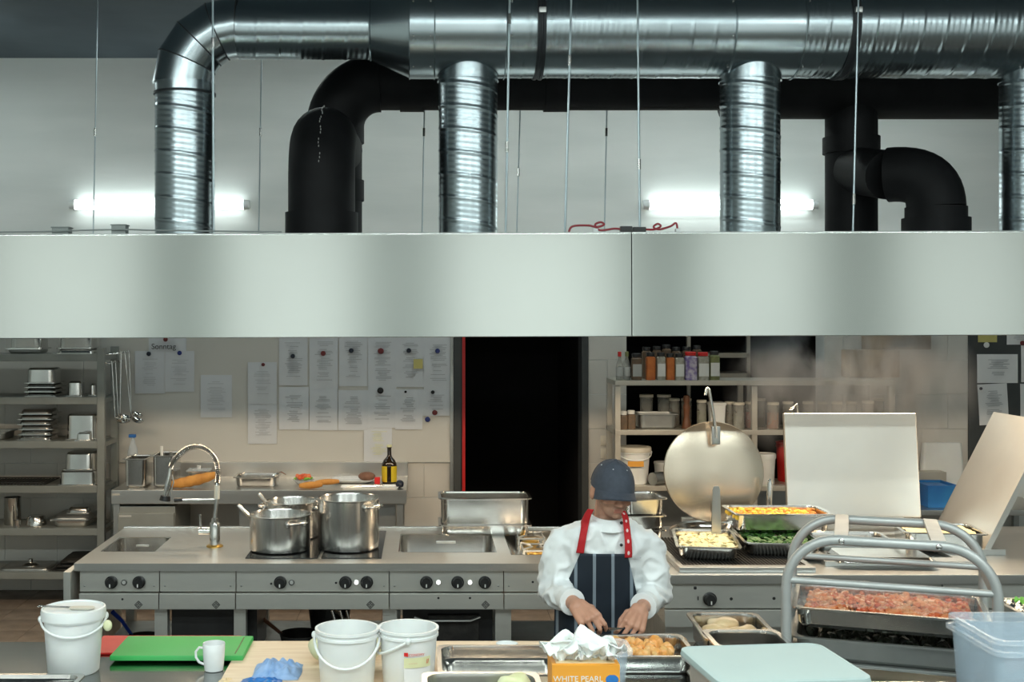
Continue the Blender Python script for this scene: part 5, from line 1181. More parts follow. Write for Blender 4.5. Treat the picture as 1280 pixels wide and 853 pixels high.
# ================================================================== PREPARATION TABLE
TX0, TX1, TY0, TY1 = -3.2, 3.3, 3.72, 4.6
pt = thing('preparation_table', 'long steel preparation table in front of the chef', 'table', (0, 4.1, 0))
part(MB().rbox(TX0, TX1, TY0, TY1, 0.86, 0.90, 0.004), 'table_top', 'table_steel', pt)
for x in (TX0+0.05, -1.1, 1.1, TX1-0.1):
    for y in (TY0+0.05, TY1-0.1): part(MB().box(x, x+0.045, y, y+0.045, 0, 0.86), 'leg', 'steel_dull', pt)
part(MB().box(TX0+0.05, TX1-0.05, TY0+0.06, TY1-0.06, 0.20, 0.225), 'lower_shelf', 'steel_dull', pt)
one(MB().rbox(PX(303, 4.58), PX(690, 4.58), 3.80, 4.575, 0.9005, 0.9105, 0.003), 'wooden_board', 'wood_pale', 'large pale wooden work board on the steel table', 'board')
one(MB().rbox(2.10, 2.5, 3.9, 4.58, 0.9005, 0.9105, 0.003), 'wooden_board', 'wood_pale', 'pale wooden board beyond the tray rack', 'board')
ZW = 0.911
# lidded bucket with spoon
c = Vector((PX(92, 4.22), 4.22, 0.9005))
bucket(c, 0.088, 0.103, 0.215, 'lidded white bucket with a spoon on its lid', lid='white_plastic', handle=(195, 0.045, 0))
t = thing('serving_spoon', 'flat pale spoon with wire handle lying on the bucket lid', 'spoon', c+Vector((0, 0, 0.223)))
part(MB().rloft([(0.085, 0.035, 0.017, 0), (0.09, 0.04, 0.019, 0.004), (0.085, 0.035, 0.017, 0.006)], c+Vector((0.035, -0.02, 0.224))), 'spoon_bowl', 'cream_plastic', t)
for s in (-1, 1): part(MB().tube([c+Vector((0.0, -0.02+s*0.006, 0.228)), c+Vector((-0.12, -0.015+s*0.007, 0.232))], 0.002, 6), 'wire_handle', 'steel_polish', t)
one(MB().ell(c+Vector((0.125, -0.02, 0.165)), (0.016, 0.01, 0.02)), 'onion_peel', 'cabbage', 'scrap of pale onion peel stuck on the bucket rim', 'peel')
# boards, mug
one(MB().rbox(PX(126, 4.62), PX(300, 4.62), 4.42, 4.66, 0.9005, 0.9085, 0.003), 'cutting_board', 'red_plastic', 'thin red cutting board under the green one', 'cutting board')
t = thing('cutting_board', 'worn green plastic cutting board beside the white mug', 'cutting board', (-0.89, 4.44, 0.9088))
g = MB().rbox(-1.13, -0.65, 4.31, 4.58, 0.9088, 0.9288, 0.006, 2)
part(g, 'board', 'green_plastic', t)
part(MB().rbox(-0.685, -0.680, 4.335, 4.555, 0.9290, 0.9296, 0.0002), 'groove', 'veg_green', t)
c = Vector((PX(268, 4.24), 4.23, 0.9005)); t = thing('mug', 'plain white mug in front of the green board', 'mug', c)
part(MB().lathe([(0.030, 0), (0.033, 0.002), (0.038, 0.05), (0.0395, 0.094), (0.0385, 0.096), (0.036, 0.094), (0.034, 0.05), (0.028, 0.008), (0.0005, 0.007)], c, 36), 'body', 'white_ceramic', t)
part(MB().tube([c+Vector((-0.036, 0, 0.078)), c+Vector((-0.052, 0, 0.080)), c+Vector((-0.064, 0, 0.065)), c+Vector((-0.063, 0, 0.045)), c+Vector((-0.052, 0, 0.028)), c+Vector((-0.034, 0, 0.020))], 0.0045, 8), 'handle', 'white_ceramic', t)
# two open buckets
t = bucket(Vector((PX(434, 4.0), 4.0, ZW)), 0.088, 0.102, 0.20, 'empty white bucket with hanging handle', handle=(180, 0.085, 0))
c3 = Vector((PX(510.5, 4.02), 4.02, ZW)); t = bucket(c3, 0.084, 0.097, 0.198, 'open white bucket with printed food label', handle=(90, 0.06, 0))
def wrap_label(c, r, a0, a1, z0, z1, m, par, nm='label', lab=None):
    lb = MB(); n = 10
    ro = r + 0.0012
    lb.loft([[c+Vector((q*math.cos(R(a0+(a1-a0)*k/n)), q*math.sin(R(a0+(a1-a0)*k/n)), z)) for k in range(n+1)] for q, z in ((r+0.0002, z0), (ro, z0), (ro, z1), (r+0.0002, z1))], False, False, False)
    return part(lb, nm, m, par, label=lab)
rb_ = lambda z: 0.084 + (0.097*0.985-0.084)*(z/0.170)
wrap_label(c3, rb_(0.10), -98, -38, 0.03, 0.14, 'paper_bright', t, lab='white printed food label')
wrap_label(c3, rb_(0.11)+0.0015, -98, -40, 0.085, 0.118, 'label_cream', t, lab='pale green label band')
wrap_label(c3, rb_(0.135)+0.0020, -98, -90, 0.124, 0.136, 'red_plastic', t, 'label_mark', 'red square mark')
for a, z, sz, txt, m in ((-75, 0.128, 0.012, 'ECONOMY', 'red_plastic'), (-80, 0.101, 0.010, '- - - - -', 'red_plastic'), (-48, 0.102, 0.020, '//', 'red_plastic')):
    q = rb_(z)+0.0045; cc_ = c3+Vector((q*math.cos(R(a)), q*math.sin(R(a)), z)); tm = text_mesh(txt, sz)
    tm.xf(Matrix.Translation(cc_) @ Matrix.Rotation(R(a+90), 4, 'Z') @ Matrix.Rotation(R(90), 4, 'X')); part(tm, 'label_print', m, t)
# bag of shredded cabbage behind the empty bucket
mb = MB().ell((PX(432, 4.32), 4.30, ZW+0.052), (0.135, 0.09, 0.062), 28, 16)
for v in mb.v:
    v += Vector((noise.noise(v*18), noise.noise(v*18+Vector((5,0,0))), 0.6*noise.noise(v*22)))*0.014; v.z = max(v.z, ZW)
one(mb, 'cabbage_bag', 'cabbage', 'clear bag of pale shredded cabbage behind the empty bucket', 'bag')
# blue cloth and printed packet
def crumple(px0, px1, y0, y1, h, seed, Z=ZW, fr=14):
    x0, x1 = PX(px0, (y0+y1)/2), PX(px1, (y0+y1)/2); mb = MB(); n = 40
    def fn(u, v):
        e = min(u, 1-u, v, 1-v)*4; e = min(1, e)
        q = Vector((u*fr*0.5+seed, v*fr*0.35, seed)); hh = abs(noise.noise(q))*0.8+abs(noise.noise(q*2.1))*0.45
        return Vector((x0+(x1-x0)*(u+0.05*noise.noise(q*0.7)), y0+(y1-y0)*(v+0.08*noise.noise(q*0.7+Vector((9,0,0)))), Z+0.001+h*e*(0.25+hh)))
    def fb(u, v): p = fn(u, v); return Vector((p.x, p.y, max(Z+0.0005, p.z-0.006)))
    top = MB().grid(fn, n, n); bot = MB().grid(fb, n, n); mb.add(top.v, top.f); mb.add(bot.v, [f[::-1] for f in bot.f])
    return mb
one(crumple(316, 376, 4.08, 4.26, 0.062, 3.1, fr=7), 'cleaning_cloth', 'cloth_blue', 'crumpled blue cleaning cloth on the wooden board', 'cloth', ang=60)
t = one(crumple(300, 352, 4.0, 4.085, 0.022, 8.4, fr=7), 'printed_packet', 'blue_plastic', 'crumpled blue and white packet before the blue cloth', 'packet', ang=60)
t2 = one(crumple(272, 294, 4.04, 4.11, 0.020, 5.2, Z=0.9005, fr=6), 'paper_wrapper', 'box_pale', 'pale pink paper wrapper beside the blue packet', 'wrapper', ang=60)
gn('steel tray corner in front of the lidded bucket', 0.42, 0.2, 0.03, PX(20, 4.0), 3.99, 0.9005, 0, False, 'steel_polish')
# big steel pan and small cup
gn('large empty steel pan on the wooden board', 0.44, 0.36, 0.06, PX(622, 4.15)+0.01, 4.12, ZW, 0, False, 'steel_polish')
c = Vector((PX(633, 4.45), 4.42, ZW)); one(MB().lathe([(0.028, 0), (0.032, 0.004), (0.040, 0.03), (0.041, 0.032), (0.037, 0.03), (0.028, 0.007), (0.0005, 0.006)], c, 28), 'ramekin', 'white_ceramic', 'small white ramekin behind the large steel pan', 'ramekin')
# chef's pan of diced chicken
gn('steel pan of diced chicken in front of the chef', 0.33, 0.30, 0.07, PX(800, 4.35)+0.005, 4.30, 0.9005, 0, False, 'steel_polish')
food('diced orange chicken pieces in the chef pan', 'chicken', chunks(70, 0.20, 0.20, 0.01, lambda x, y: 0.035-0.3*x*x, 0.030, 41, (PX(800, 4.35), 4.32, 0.91)), 'chicken', 'diced_chicken')
for k, (px, py, s) in enumerate(((806, 797, 0.036), (832, 796, 0.034), (849, 797, 0.024))):
    Y = 4.53; c = Vector((PX(px, Y), Y, 0.9005+0.022)); mb = MB().ell(c, (s*1.3, s*0.8, 0.022), 18, 10)
    for v in mb.v: v += Vector((0, 0, 0.010*noise.noise(v*25))); 
    for v in mb.v: v.z = max(v.z, 0.9005)
    one(mb, 'chicken_fillet', 'chicken_raw', ('pale', 'pinkish', 'small')[k]+' chicken fillet lying at the table edge beside the chef', 'meat', 'fillets at the table edge')
# two pans with chicken at the right of the chef
gn('steel pan of raw chicken fillets beside the grill block', 0.275, 0.40, 0.10, PX(898, 4.66)-0.0, 4.45, 0.9005, R(-2), False, 'steel_polish')
for k, (ox, oy) in enumerate(((-0.03, 0.10), (0.05, 0.06), (-0.05, 0.0), (0.05, -0.06), (0.0, 0.14))):
    c = Vector((PX(898, 4.66)+ox, 4.46+oy, 0.952+0.004*k)); mb = MB().ell(c, (0.062, 0.045, 0.026), 20, 12)
    for v in mb.v: v += Vector((0.012*noise.noise(v*15), 0.01*noise.noise(v*15+Vector((3,3,3))), 0.010*noise.noise(v*22)))
    one(mb, 'chicken_fillet', 'chicken_raw', 'raw chicken fillet in the steel pan beside the grill', 'meat', 'fillets in the pan')
gn('empty steel pan in front of the chicken fillet pan', 0.265, 0.24, 0.15, PX(920, 4.24), 4.09, 0.9005, 0, False, 'steel_polish')

# ================================================================== TRAY RACK
rk = thing('tray_rack', 'aluminium tray rack with rounded hoops standing on the table', 'rack', (1.645, 4.26, 0.9005))
RKA = -19.5; rk.rotation_euler = (0, 0, R(RKA)); HW, HD, HZ = 0.333, 0.226, 0.482; cr = 0.17
def hoop(y):
    pts = [(-HW, y, 0.0), (-HW, y, HZ-cr)] + [(-HW+cr-cr*math.cos(R(a)), y, HZ-cr+cr*math.sin(R(a))) for a in range(9, 91, 9)]
    pts += [(HW-cr+cr*math.sin(R(a)), y, HZ-cr+cr*math.cos(R(a))) for a in range(0, 90, 9)] + [(HW, y, HZ-cr), (HW, y, 0.0)]
    return MB().tube(pts, 0.0175, 12)
for y in (-HD, HD): part(hoop(y), 'hoop', 'aluminium', rk, local=True)
for x in (-HW+cr+0.01, HW-cr-0.01):
    pl = part(MB().rbox(x-0.024, x+0.024, -HD-0.004, HD+0.004, HZ+0.002, HZ+0.019, 0.004), 'top_plate', 'aluminium', rk, local=True)
    part(MB().ell((x, -HD-0.0185, HZ), (0.010, 0.004, 0.010), 12, 8), 'bolt', 'steel_polish', pl, local=True)
RAILZ = [0.335, 0.215, 0.10]
for z in (0.335,):
    for y in (-HD, HD): part(MB().tube([(-HW, y, z), (HW, y, z)], 0.012, 10), 'cross_bar', 'aluminium', rk, local=True)
for z in RAILZ:
    for x in (-HW, HW):
        part(MB().rbox(x-0.012 if x > 0 else x+0.002, x-0.002 if x > 0 else x+0.012, -HD, HD, z-0.028, z+0.004, 0.003), 'side_rail', 'aluminium', rk, local=True)
part(MB().rbox(-HW+0.01, HW-0.01, -HD+0.02, HD-0.02, 0.045, 0.055, 0.003), 'base_plate', 'steel_dull', rk, local=True)
def on_rack(mb): return mb.xf(Matrix.Translation(rk.location) @ Matrix.Rotation(R(RKA), 4, 'Z'))
o = gn('steel tray of chopped tomato and salmon on the tray rack', 0.635, 0.42, 0.072, rk.location.x, rk.location.y, rk.location.z+0.166, R(RKA), False, 'steel_polish')
o = gn('lower dark steel tray on the tray rack', 0.635, 0.42, 0.080, rk.location.x, rk.location.y, rk.location.z+0.056, R(RKA), False, 'steel_dull')
zt_ = 0.188
food('chopped salmon and tomato heaped in the rack tray', 'salmon', on_rack(chunks(420, 0.53, 0.32, zt_, lambda x, y: 0.030+0.008*math.sin(x*20), 0.024, 51, (0,0,0), flat=0.6)), 'salmon', 'chopped_salmon')
food('red chopped tomato pieces in the rack tray', 'tomato', on_rack(chunks(150, 0.53, 0.32, zt_+0.004, lambda x, y: 0.032, 0.020, 52, (0,0,0), flat=0.7)), 'tomato', 'chopped_tomato')
food('dark chopped mixture in the lower rack tray', 'mixture', on_rack(chunks(160, 0.54, 0.30, 0.07, lambda x, y: 0.03, 0.03, 53, (0,0,0))), 'dark_food', 'dark_mixture')
fm = MB().grid(lambda u, v: Vector(((u-0.5)*0.60, (v-0.5)*0.40, 0.252+0.022*noise.noise(Vector((u*14, v*9, 2)))+0.02*noise.noise(Vector((u*5, v*4, 7)))+0.028*math.sin(PI*u)*math.sin(PI*v))), 44, 28); fm.uv = None
one(on_rack(fm), 'cling_film', 'film', 'shiny crumpled cling film over the salmon tray', 'film', ang=80)

# lettuce pan behind the plastic tubs
gn('steel pan of lettuce under foil beside the tray rack', 0.40, 0.30, 0.17, PX(1252, 4.45)+0.2, 4.40, 0.9110, 0, False, 'steel_polish')
def leafy(c, s, seed):
    mb = MB(); mb.grid(lambda u, v: Vector((c[0]+(u-0.5)*s*2, c[1]+(v-0.5)*s*2, c[2]+s*0.6*noise.noise(Vector((u*5+seed, v*5, 0)))+s*0.5*(1-(2*u-1)**2))), 12, 12); mb.uv = None; return mb
for k, (dx_, dy_, dz_) in enumerate(((0.10, -0.08, 0.155), (0.17, 0.0, 0.16), (0.22, -0.09, 0.158), (0.12, 0.07, 0.16))):
    one(leafy((PX(1252, 4.45)+dx_, 4.40+dy_, 0.911+dz_), 0.045, k*3), 'lettuce_leaf', 'lettuce', 'curled green lettuce leaf in the foil covered pan', 'lettuce', 'lettuce leaves', ang=80)
one(MB().grid(lambda u, v: Vector((PX(1252, 4.45)+0.025+u*0.10, 4.27+v*0.26, 1.078+0.016*noise.noise(Vector((u*9, v*12, 4))))), 14, 22), 'foil_sheet', 'foil', 'crinkled foil over the edge of the lettuce pan', 'foil', ang=80)
food('orange red pepper pieces beside the lettuce pan', 'peppers', chunks(14, 0.10, 0.06, 0.0, lambda x, y: 0.02, 0.03, 71, (PX(1262, 4.18), 4.17, 0.915)), 'tomato', 'pepper_pieces')

# ================================================================== SERVING COUNTER (nearest)
SZ = 0.97
sc = thing('serving_counter', 'steel serving counter in front of the preparation table', 'counter', (0.8, 3.2, 0))
part(MB().rbox(-3.0, 3.0, 2.75, 3.66, 0.93, SZ, 0.004), 'counter_top', 'table_steel', sc)
for x in (-2.9, 0, 2.85):
    for y in (2.8, 3.56): part(MB().box(x, x+0.045, y, y+0.045, 0, 0.93), 'leg', 'steel_dull', sc)
ZS = SZ+0.0005
gn('deep steel pan of pale cabbage leaves on the serving counter', 0.34, 0.30, 0.138, PX(600, 3.5), 3.36, ZS, 0, False, 'steel')
mb = MB().ell((PX(640, 3.5), 3.42, ZS+0.105), (0.06, 0.055, 0.055), 24, 14)
for v in mb.v: v += Vector((noise.noise(v*14), noise.noise(v*14+Vector((2,5,1))), noise.noise(v*17+Vector((7,1,1)))))*0.022
one(mb, 'cabbage_wedge', 'cabbage', 'pale yellow cabbage wedge sticking out of the deep pan', 'cabbage', ang=60)
# tissue box
Y = 3.34; x0, x1 = PX(690, Y), PX(775, Y); zt2 = PZ(831, Y+0.0)
t = thing('tissue_box', 'orange carton tissue box with white tissue pulled out', 'tissue box', ((x0+x1)/2, Y+0.06, ZS))
bxp = part(MB().rbox(x0, x1, Y, Y+0.12, ZS, zt2-0.001, 0.002), 'carton', 'box_orange', t)
part(MB().rbox(x0+0.012, x1-0.012, Y+0.012, Y+0.108, zt2-0.0008, zt2+0.0006, 0.0003), 'carton_top', 'box_pale', bxp)
tm = upright(text_mesh('WHITE PEARL', 0.0225), Vector(((x0+x1)/2-0.022, Y-0.0006, PZ(849.5, Y)))); part(tm, 'box_print', 'label_white', bxp)
part(MB().ell((x1-0.022, Y-0.0004, PZ(850, Y)), (0.018, 0.0006, 0.014), 16, 8), 'oval_emblem', 'blue_plastic', bxp)
mb = MB(); rnd = random.Random(5)
def tis(cx, cy, cz, sx, sz, ang_, seed, droop):
    def fn(u, v):
        a = (u-0.5)*2; x = a*sx*(0.35+0.65*v); y = 0.05*(v)*math.sin(a*4+seed) + 0.03*noise.noise(Vector((u*4+seed, v*4, 1)))
        z = sz*v*(1-droop*v*a*a) + 0.028*noise.noise(Vector((u*5, v*5, seed)))
        p = Vector((x*math.cos(ang_)-y*math.sin(ang_), x*math.sin(ang_)+y*math.cos(ang_), z)); return p+Vector((cx, cy, cz))
    return MB().grid(fn, 22, 16)
cxm = (x0+x1)/2
for (ddx, ddy, sx, sz, an, sd_, dr_) in ((0.0, 0.06, 0.085, 0.075, 0.3, 1.2, 0.5), (-0.05, 0.05, 0.085, 0.058, 0.9, 4.1, 0.5), (0.04, 0.07, 0.085, 0.055, -0.6, 7.7, 0.8), (0.05, 0.06, 0.085, 0.048, 0.1, 2.9, 0.7), (-0.02, 0.05, 0.10, 0.064, -0.2, 9.3, 0.5)):
    g = tis(cxm+ddx, Y+ddy, zt2, sx, sz, an, sd_, dr_); mb.add(g.v, g.f)
o = part(mb, 'tissue', 'tissue', t, kind='stuff', ang=80)
so = o.modifiers.new('s', 'SOLIDIFY'); so.thickness = 0.0015
# clear tub edge beside the tissue box
def tub(cx, cy, L, W, h, z, lab, m='clear_blue', rot=0):
    mb = MB().rloft([(L-0.06, W-0.06, 0.03, 0), (L-0.05, W-0.05, 0.035, 0.006), (L-0.022, W-0.022, 0.04, h-0.012), (L, W, 0.03, h-0.012), (L, W, 0.03, h), (L-0.024, W-0.024, 0.038, h), (L-0.054, W-0.054, 0.034, 0.009)])
    o = bpy.data.objects.new('plastic_tub', mb.mesh('plastic_tub', m)); C.objects.link(o); o.location = (cx, cy, z); o.rotation_euler = (0, 0, rot)
    return tag(o, lab, 'tub')
tub(PX(775, 3.5)-0.06, 3.565, 0.20, 0.16, 0.20, ZS, 'narrow clear tub standing behind the tissue box')
# pale blue lidded container
cxx = PX(950, 3.3)+0.01
t = thing('lidded_container', 'steel container with pale blue flat plastic lid', 'container', (cxx, 3.22, ZS)); t.rotation_euler = (0, 0, R(6))
part(gn_mb(0.405, 0.34, 0.232, 0.04), 'container', 'steel', t, local=True)
part(MB().rloft([(0.41, 0.345, 0.035, 0.2325), (0.415, 0.35, 0.04, 0.238), (0.41, 0.345, 0.04, 0.250), (0.39, 0.325, 0.035, 0.252), (0.385, 0.32, 0.03, 0.2505)], (0,0,0), 6), 'lid', 'tray_blue', t, local=True)
# nested clear tubs
tub(1.80, 3.43, 0.49, 0.34, 0.262, ZS, 'lower clear plastic tub of the nested pair')
tub(1.80, 3.43, 0.48, 0.33, 0.262, ZS+0.030, 'upper clear plastic tub nested in the other')
one(MB().rloft([(0.30, 0.16, 0.02, 0), (0.30, 0.16, 0.02, 0.03)], (1.80, 3.43, ZS+0.045)), 'paper_packet', 'paper_bright', 'white paper packet lying inside the nested tubs', 'packet')
gn('shallow steel tray between the lidded container and the tubs', 0.34, 0.30, 0.12, PX(1125, 3.45)+0.02, 3.36, ZS, 0, True, 'table_steel')

# ================================================================== STEAM
def steam():
    m = bpy.data.materials.new('steam'); m.use_nodes = True; nt = m.node_tree; nt.nodes.clear()
    out = nt.nodes.new('ShaderNodeOutputMaterial'); vp = nt.nodes.new('ShaderNodeVolumePrincipled')
    vp.inputs['Color'].default_value = (0.98, 0.99, 1.0, 1); vp.inputs['Anisotropy'].default_value = 0.2
    tc = nt.nodes.new('ShaderNodeTexCoord'); mp = nt.nodes.new('ShaderNodeMapping'); mp.inputs['Scale'].default_value = (1, 1, 0.55)
    nz = nt.nodes.new('ShaderNodeTexNoise'); nz.inputs['Scale'].default_value = 4.2; nz.inputs['Detail'].default_value = 4.0; nz.inputs['Distortion'].default_value = 0.6
    nt.links.new(tc.outputs['Object'], mp.inputs[0]); nt.links.new(mp.outputs[0], nz.inputs['Vector'])
    mr = nt.nodes.new('ShaderNodeMapRange'); mr.inputs[1].default_value = 0.44; mr.inputs[2].default_value = 0.66; mr.inputs[3].default_value = 0.0; mr.inputs[4].default_value = 1.0
    nt.links.new(nz.outputs['Fac'], mr.inputs[0])
    # fade towards the plume's edge
    sp = nt.nodes.new('ShaderNodeVectorMath'); sp.operation = 'MULTIPLY'; sp.inputs[1].default_value = (1/0.88, 1/0.30, 1/0.60); nt.links.new(tc.outputs['Object'], sp.inputs[0])
    ln = nt.nodes.new('ShaderNodeVectorMath'); ln.operation = 'LENGTH'; nt.links.new(sp.outputs[0], ln.inputs[0])
    fd = nt.nodes.new('ShaderNodeMapRange'); fd.inputs[1].default_value = 0.35; fd.inputs[2].default_value = 1.0; fd.inputs[3].default_value = 1.0; fd.inputs[4].default_value = 0.0
    nt.links.new(ln.outputs['Value'], fd.inputs[0])
    mu = nt.nodes.new('ShaderNodeMath'); mu.operation = 'MULTIPLY'; nt.links.new(mr.outputs[0], mu.inputs[0]); nt.links.new(fd.outputs[0], mu.inputs[1])
    m2 = nt.nodes.new('ShaderNodeMath'); m2.operation = 'MULTIPLY'; m2.inputs[1].default_value = 7.5; nt.links.new(mu.outputs[0], m2.inputs[0])
    nt.links.new(m2.outputs[0], vp.inputs['Density']); nt.links.new(vp.outputs[0], out.inputs['Volume'])
    MATS['steam'] = m
    mb = MB().ell((0, 0, 0), (0.90, 0.31, 0.62), 24, 16); c = Vector((PX(1068, 7.95), 7.96, PZ(485, 7.95)))
    o = bpy.data.objects.new('steam', mb.mesh('steam', 'steam')); C.objects.link(o); o.location = c
    tag(o, 'pale drifting steam behind the square lid', 'steam', None, 'stuff')
steam()
# ================================================================== CHEF
CHX = 0.735
ch = thing('person', 'chef in white jacket, striped apron and grey cap cutting food', 'person', (CHX, 5.02, 0))
# torso sections: z, centre x, centre y, half width, half depth
TS = [(0.60, CHX, 5.05, 0.165, 0.115), (0.75, CHX, 5.05, 0.172, 0.118), (0.90, CHX+0.002, 5.035, 0.170, 0.115), (1.02, CHX+0.004, 5.005, 0.176, 0.118), (1.12, CHX+0.006, 4.97, 0.188, 0.120),
      (1.20, CHX+0.008, 4.935, 0.198, 0.114), (1.25, CHX+0.010, 4.915, 0.186, 0.100), (1.285, CHX+0.012, 4.905, 0.150, 0.085), (1.31, CHX+0.014, 4.895, 0.105, 0.074), (1.335, CHX+0.015, 4.885, 0.072, 0.068)]
def sec(z):
    for i in range(len(TS)-1):
        if TS[i][0] <= z <= TS[i+1][0]:
            t = (z-TS[i][0])/(TS[i+1][0]-TS[i][0]); return tuple(TS[i][k]+(TS[i+1][k]-TS[i][k])*t for k in range(1, 5))
    return TS[-1][1:] if z > TS[-1][0] else TS[0][1:]
def sloop(z, ex=0.0, n=36, p=2.4):
    cx, cy, a, b = sec(z); l = []
    for k in range(n):
        th = 2*PI*k/n; c_, s_ = math.cos(th), math.sin(th)
        l.append(Vector((cx+(a+ex)*math.copysign(abs(c_)**(2/p), c_), cy+(b+ex)*math.copysign(abs(s_)**(2/p), s_), z)))
    return l
def front(x, z, ex):
    cx, cy, a, b = sec(z); u = max(-0.985, min(0.985, (x-cx)/(a+ex))); return cy-(b+ex)*(1-abs(u)**2.4)**(1/2.4)
zs_ = [0.60+0.735*k/24 for k in range(25)]
# arm joints
SHL, ELL, WRL = P(704, 682, 4.93), P(692, 738, 4.94), P(722, 757.5, 4.68)       # his right arm (image left)
SHR, ELR, WRR = P(808, 684, 4.93), P(819, 742, 4.94), P(800, 763, 4.68)         # his left arm
# head frame
HP = Vector((0.752, 4.865, 1.365))
HM = Matrix.Translation(HP) @ Matrix.Rotation(R(12), 4, 'Z') @ Matrix.Rotation(R(5), 4, 'Y') @ Matrix.Rotation(R(9), 4, 'X')
def hl(x, y, z): return HM @ Vector((x, y, z))
H3 = HM.to_3x3()
def head(mb):
    mb.ell(hl(0, 0.012, 0.108), (0.074, 0.092, 0.088), 24, 16, H3)            # skull
    mb.ell(hl(0, -0.030, 0.070), (0.062, 0.062, 0.078), 24, 16, H3)            # face
    mb.ell(hl(0, -0.044, 0.018), (0.045, 0.044, 0.036), 20, 12, H3)            # jaw
    mb.ell(hl(0, -0.074, 0.000), (0.020, 0.016, 0.016), 14, 10, H3)            # chin
    mb.capsule(hl(0, -0.088, 0.086), hl(0, -0.108, 0.052), 0.010, 0.0135)     # nose
    for s in (-1, 1):
        mb.ell(hl(s*0.0115, -0.098, 0.047), (0.010, 0.010, 0.008), 12, 8, H3)  # nostril
        mb.capsule(hl(s*0.012, -0.086, 0.087), hl(s*0.046, -0.070, 0.087), 0.009, 0.008)  # brow
        mb.ell(hl(s*0.030, -0.076, 0.078), (0.015, 0.011, 0.010), 14, 10, H3)  # eyelid
        mb.ell(hl(s*0.042, -0.062, 0.050), (0.018, 0.018, 0.016), 14, 10, H3)  # cheek
        mb.ell(hl(s*0.078, 0.010, 0.066), (0.010, 0.022, 0.033), 14, 10, H3)   # ear
    mb.capsule(hl(-0.018, -0.086, 0.026), hl(0.018, -0.086, 0.026), 0.0075, 0.0075); mb.capsule(hl(-0.014, -0.085, 0.015), hl(0.014, -0.085, 0.015), 0.0075, 0.0075)
def hand(mb, wr, f, n, side, curls, spread, thumb_pts, scale=1.06):
    """f finger direction, n back-of-hand normal, side = +1/-1 thumb side along s = f x n"""
    f = f.normalized(); n = (n - f*n.dot(f)).normalized(); s = f.cross(n)*side
    tips = []
    for i, (off, L) in enumerate(((0.033, 0.084), (0.011, 0.088), (-0.012, 0.083), (-0.034, 0.076))):
        base = wr + s*(off*0.55*scale); kn = wr + f*(L*scale) + s*(off*scale) + n*(0.004 if i in (1, 2) else 0.0)
        mb.capsule(base, kn, 0.0165*scale, 0.0125*scale)
        seg = [(0.043, 0.026, 0.020), (0.048, 0.029, 0.021), (0.044, 0.027, 0.020), (0.034, 0.021, 0.018)][i]
        d_ = (f + s*spread*(1.5-i)*0.12).normalized(); p = kn; ang_ = 0
        rad = [0.0092, 0.0094, 0.0090, 0.0082][i]
        for j, sl in enumerate(seg):
            ang_ += curls[i][j]; dd = (d_*math.cos(R(ang_)) - n*math.sin(R(ang_))).normalized(); q = p + dd*(sl*scale)
            mb.capsule(p, q, rad*(1-0.07*j)*scale, rad*(0.94-0.08*j)*scale); p = q
        tips.append(p)
    pts = [wr + s*(a*scale) + f*(b*scale) - n*(c_*scale) for a, b, c_ in thumb_pts]
    mb.capsule(wr+f*0.012, pts[0], 0.017*scale, 0.0155*scale)
    for j in range(len(pts)-1): mb.capsule(pts[j], pts[j+1], (0.0135-0.0015*j)*scale, (0.012-0.0015*j)*scale)
    return tips
body = MB()
body.loft([sloop(z, -0.014) for z in zs_])
body.capsule(Vector((CHX+0.014, 4.90, 1.29)), hl(0, 0.012, 0.03), 0.060, 0.056)
head(body)
for sh_, el, wr in ((SHL, ELL, WRL), (SHR, ELR, WRR)):
    body.capsule(sh_, el, 0.056, 0.042); body.capsule(el, wr, 0.042, 0.027)
body.capsule(SHL, Vector((CHX, 4.93, 1.2)), 0.055, 0.07); body.capsule(SHR, Vector((CHX, 4.93, 1.2)), 0.055, 0.07)
for s in (-1, 1):
    hip = Vector((CHX+s*0.085, 5.05, 0.72)); kn = Vector((CHX+s*0.10, 5.03, 0.42)); an = Vector((CHX+s*0.105, 5.08, 0.07))
    body.capsule(hip, kn, 0.085, 0.055); body.capsule(kn, an, 0.052, 0.036); body.capsule(an, an+Vector((s*0.02, -0.14, -0.035)), 0.034, 0.03)
# his right hand (image left): pointing down-right towards the knife, thumb on the far/upper side
fl_ = P(739, 776, 4.60) - WRL
tl_ = hand(body, WRL, fl_, Vector((-0.15, -0.75, 0.62)), -1, ((38, 56, 26), (50, 62, 30), (58, 64, 32), (64, 64, 32)), 0.5, [(0.034, 0.036, 0.010), (0.040, 0.074, 0.022), (0.030, 0.102, 0.028)])
fr_ = P(790, 787, 4.60) - WRR
tr_ = hand(body, WRR, fr_, Vector((0.25, -0.80, 0.50)), 1, ((44, 58, 26), (46, 60, 28), (48, 60, 28), (50, 58, 28)), 0.7, [(0.034, 0.036, 0.012), (0.042, 0.070, 0.026), (0.034, 0.098, 0.034)])
HMi = HM.inverted()
def skinmat(c):
    q = HMi @ c
    if c.z > 1.25 and q.z < 0.046 and q.y < 0.01 and q.z > -0.05:
        if abs(q.x) < 0.016 and 0.012 < q.z < 0.030: return 2
        return 1
    if c.z > 1.25 and 0.028 < q.z < 0.047 and -0.12 < q.y and abs(q.x) < 0.022 and q.y > -0.096: return 1
    return 0
bo = remesh(body, 'body', ['skin', 'skin_stubble', 'lip'], 0.0042, ch, 2, 0.5, mats_fn=skinmat)
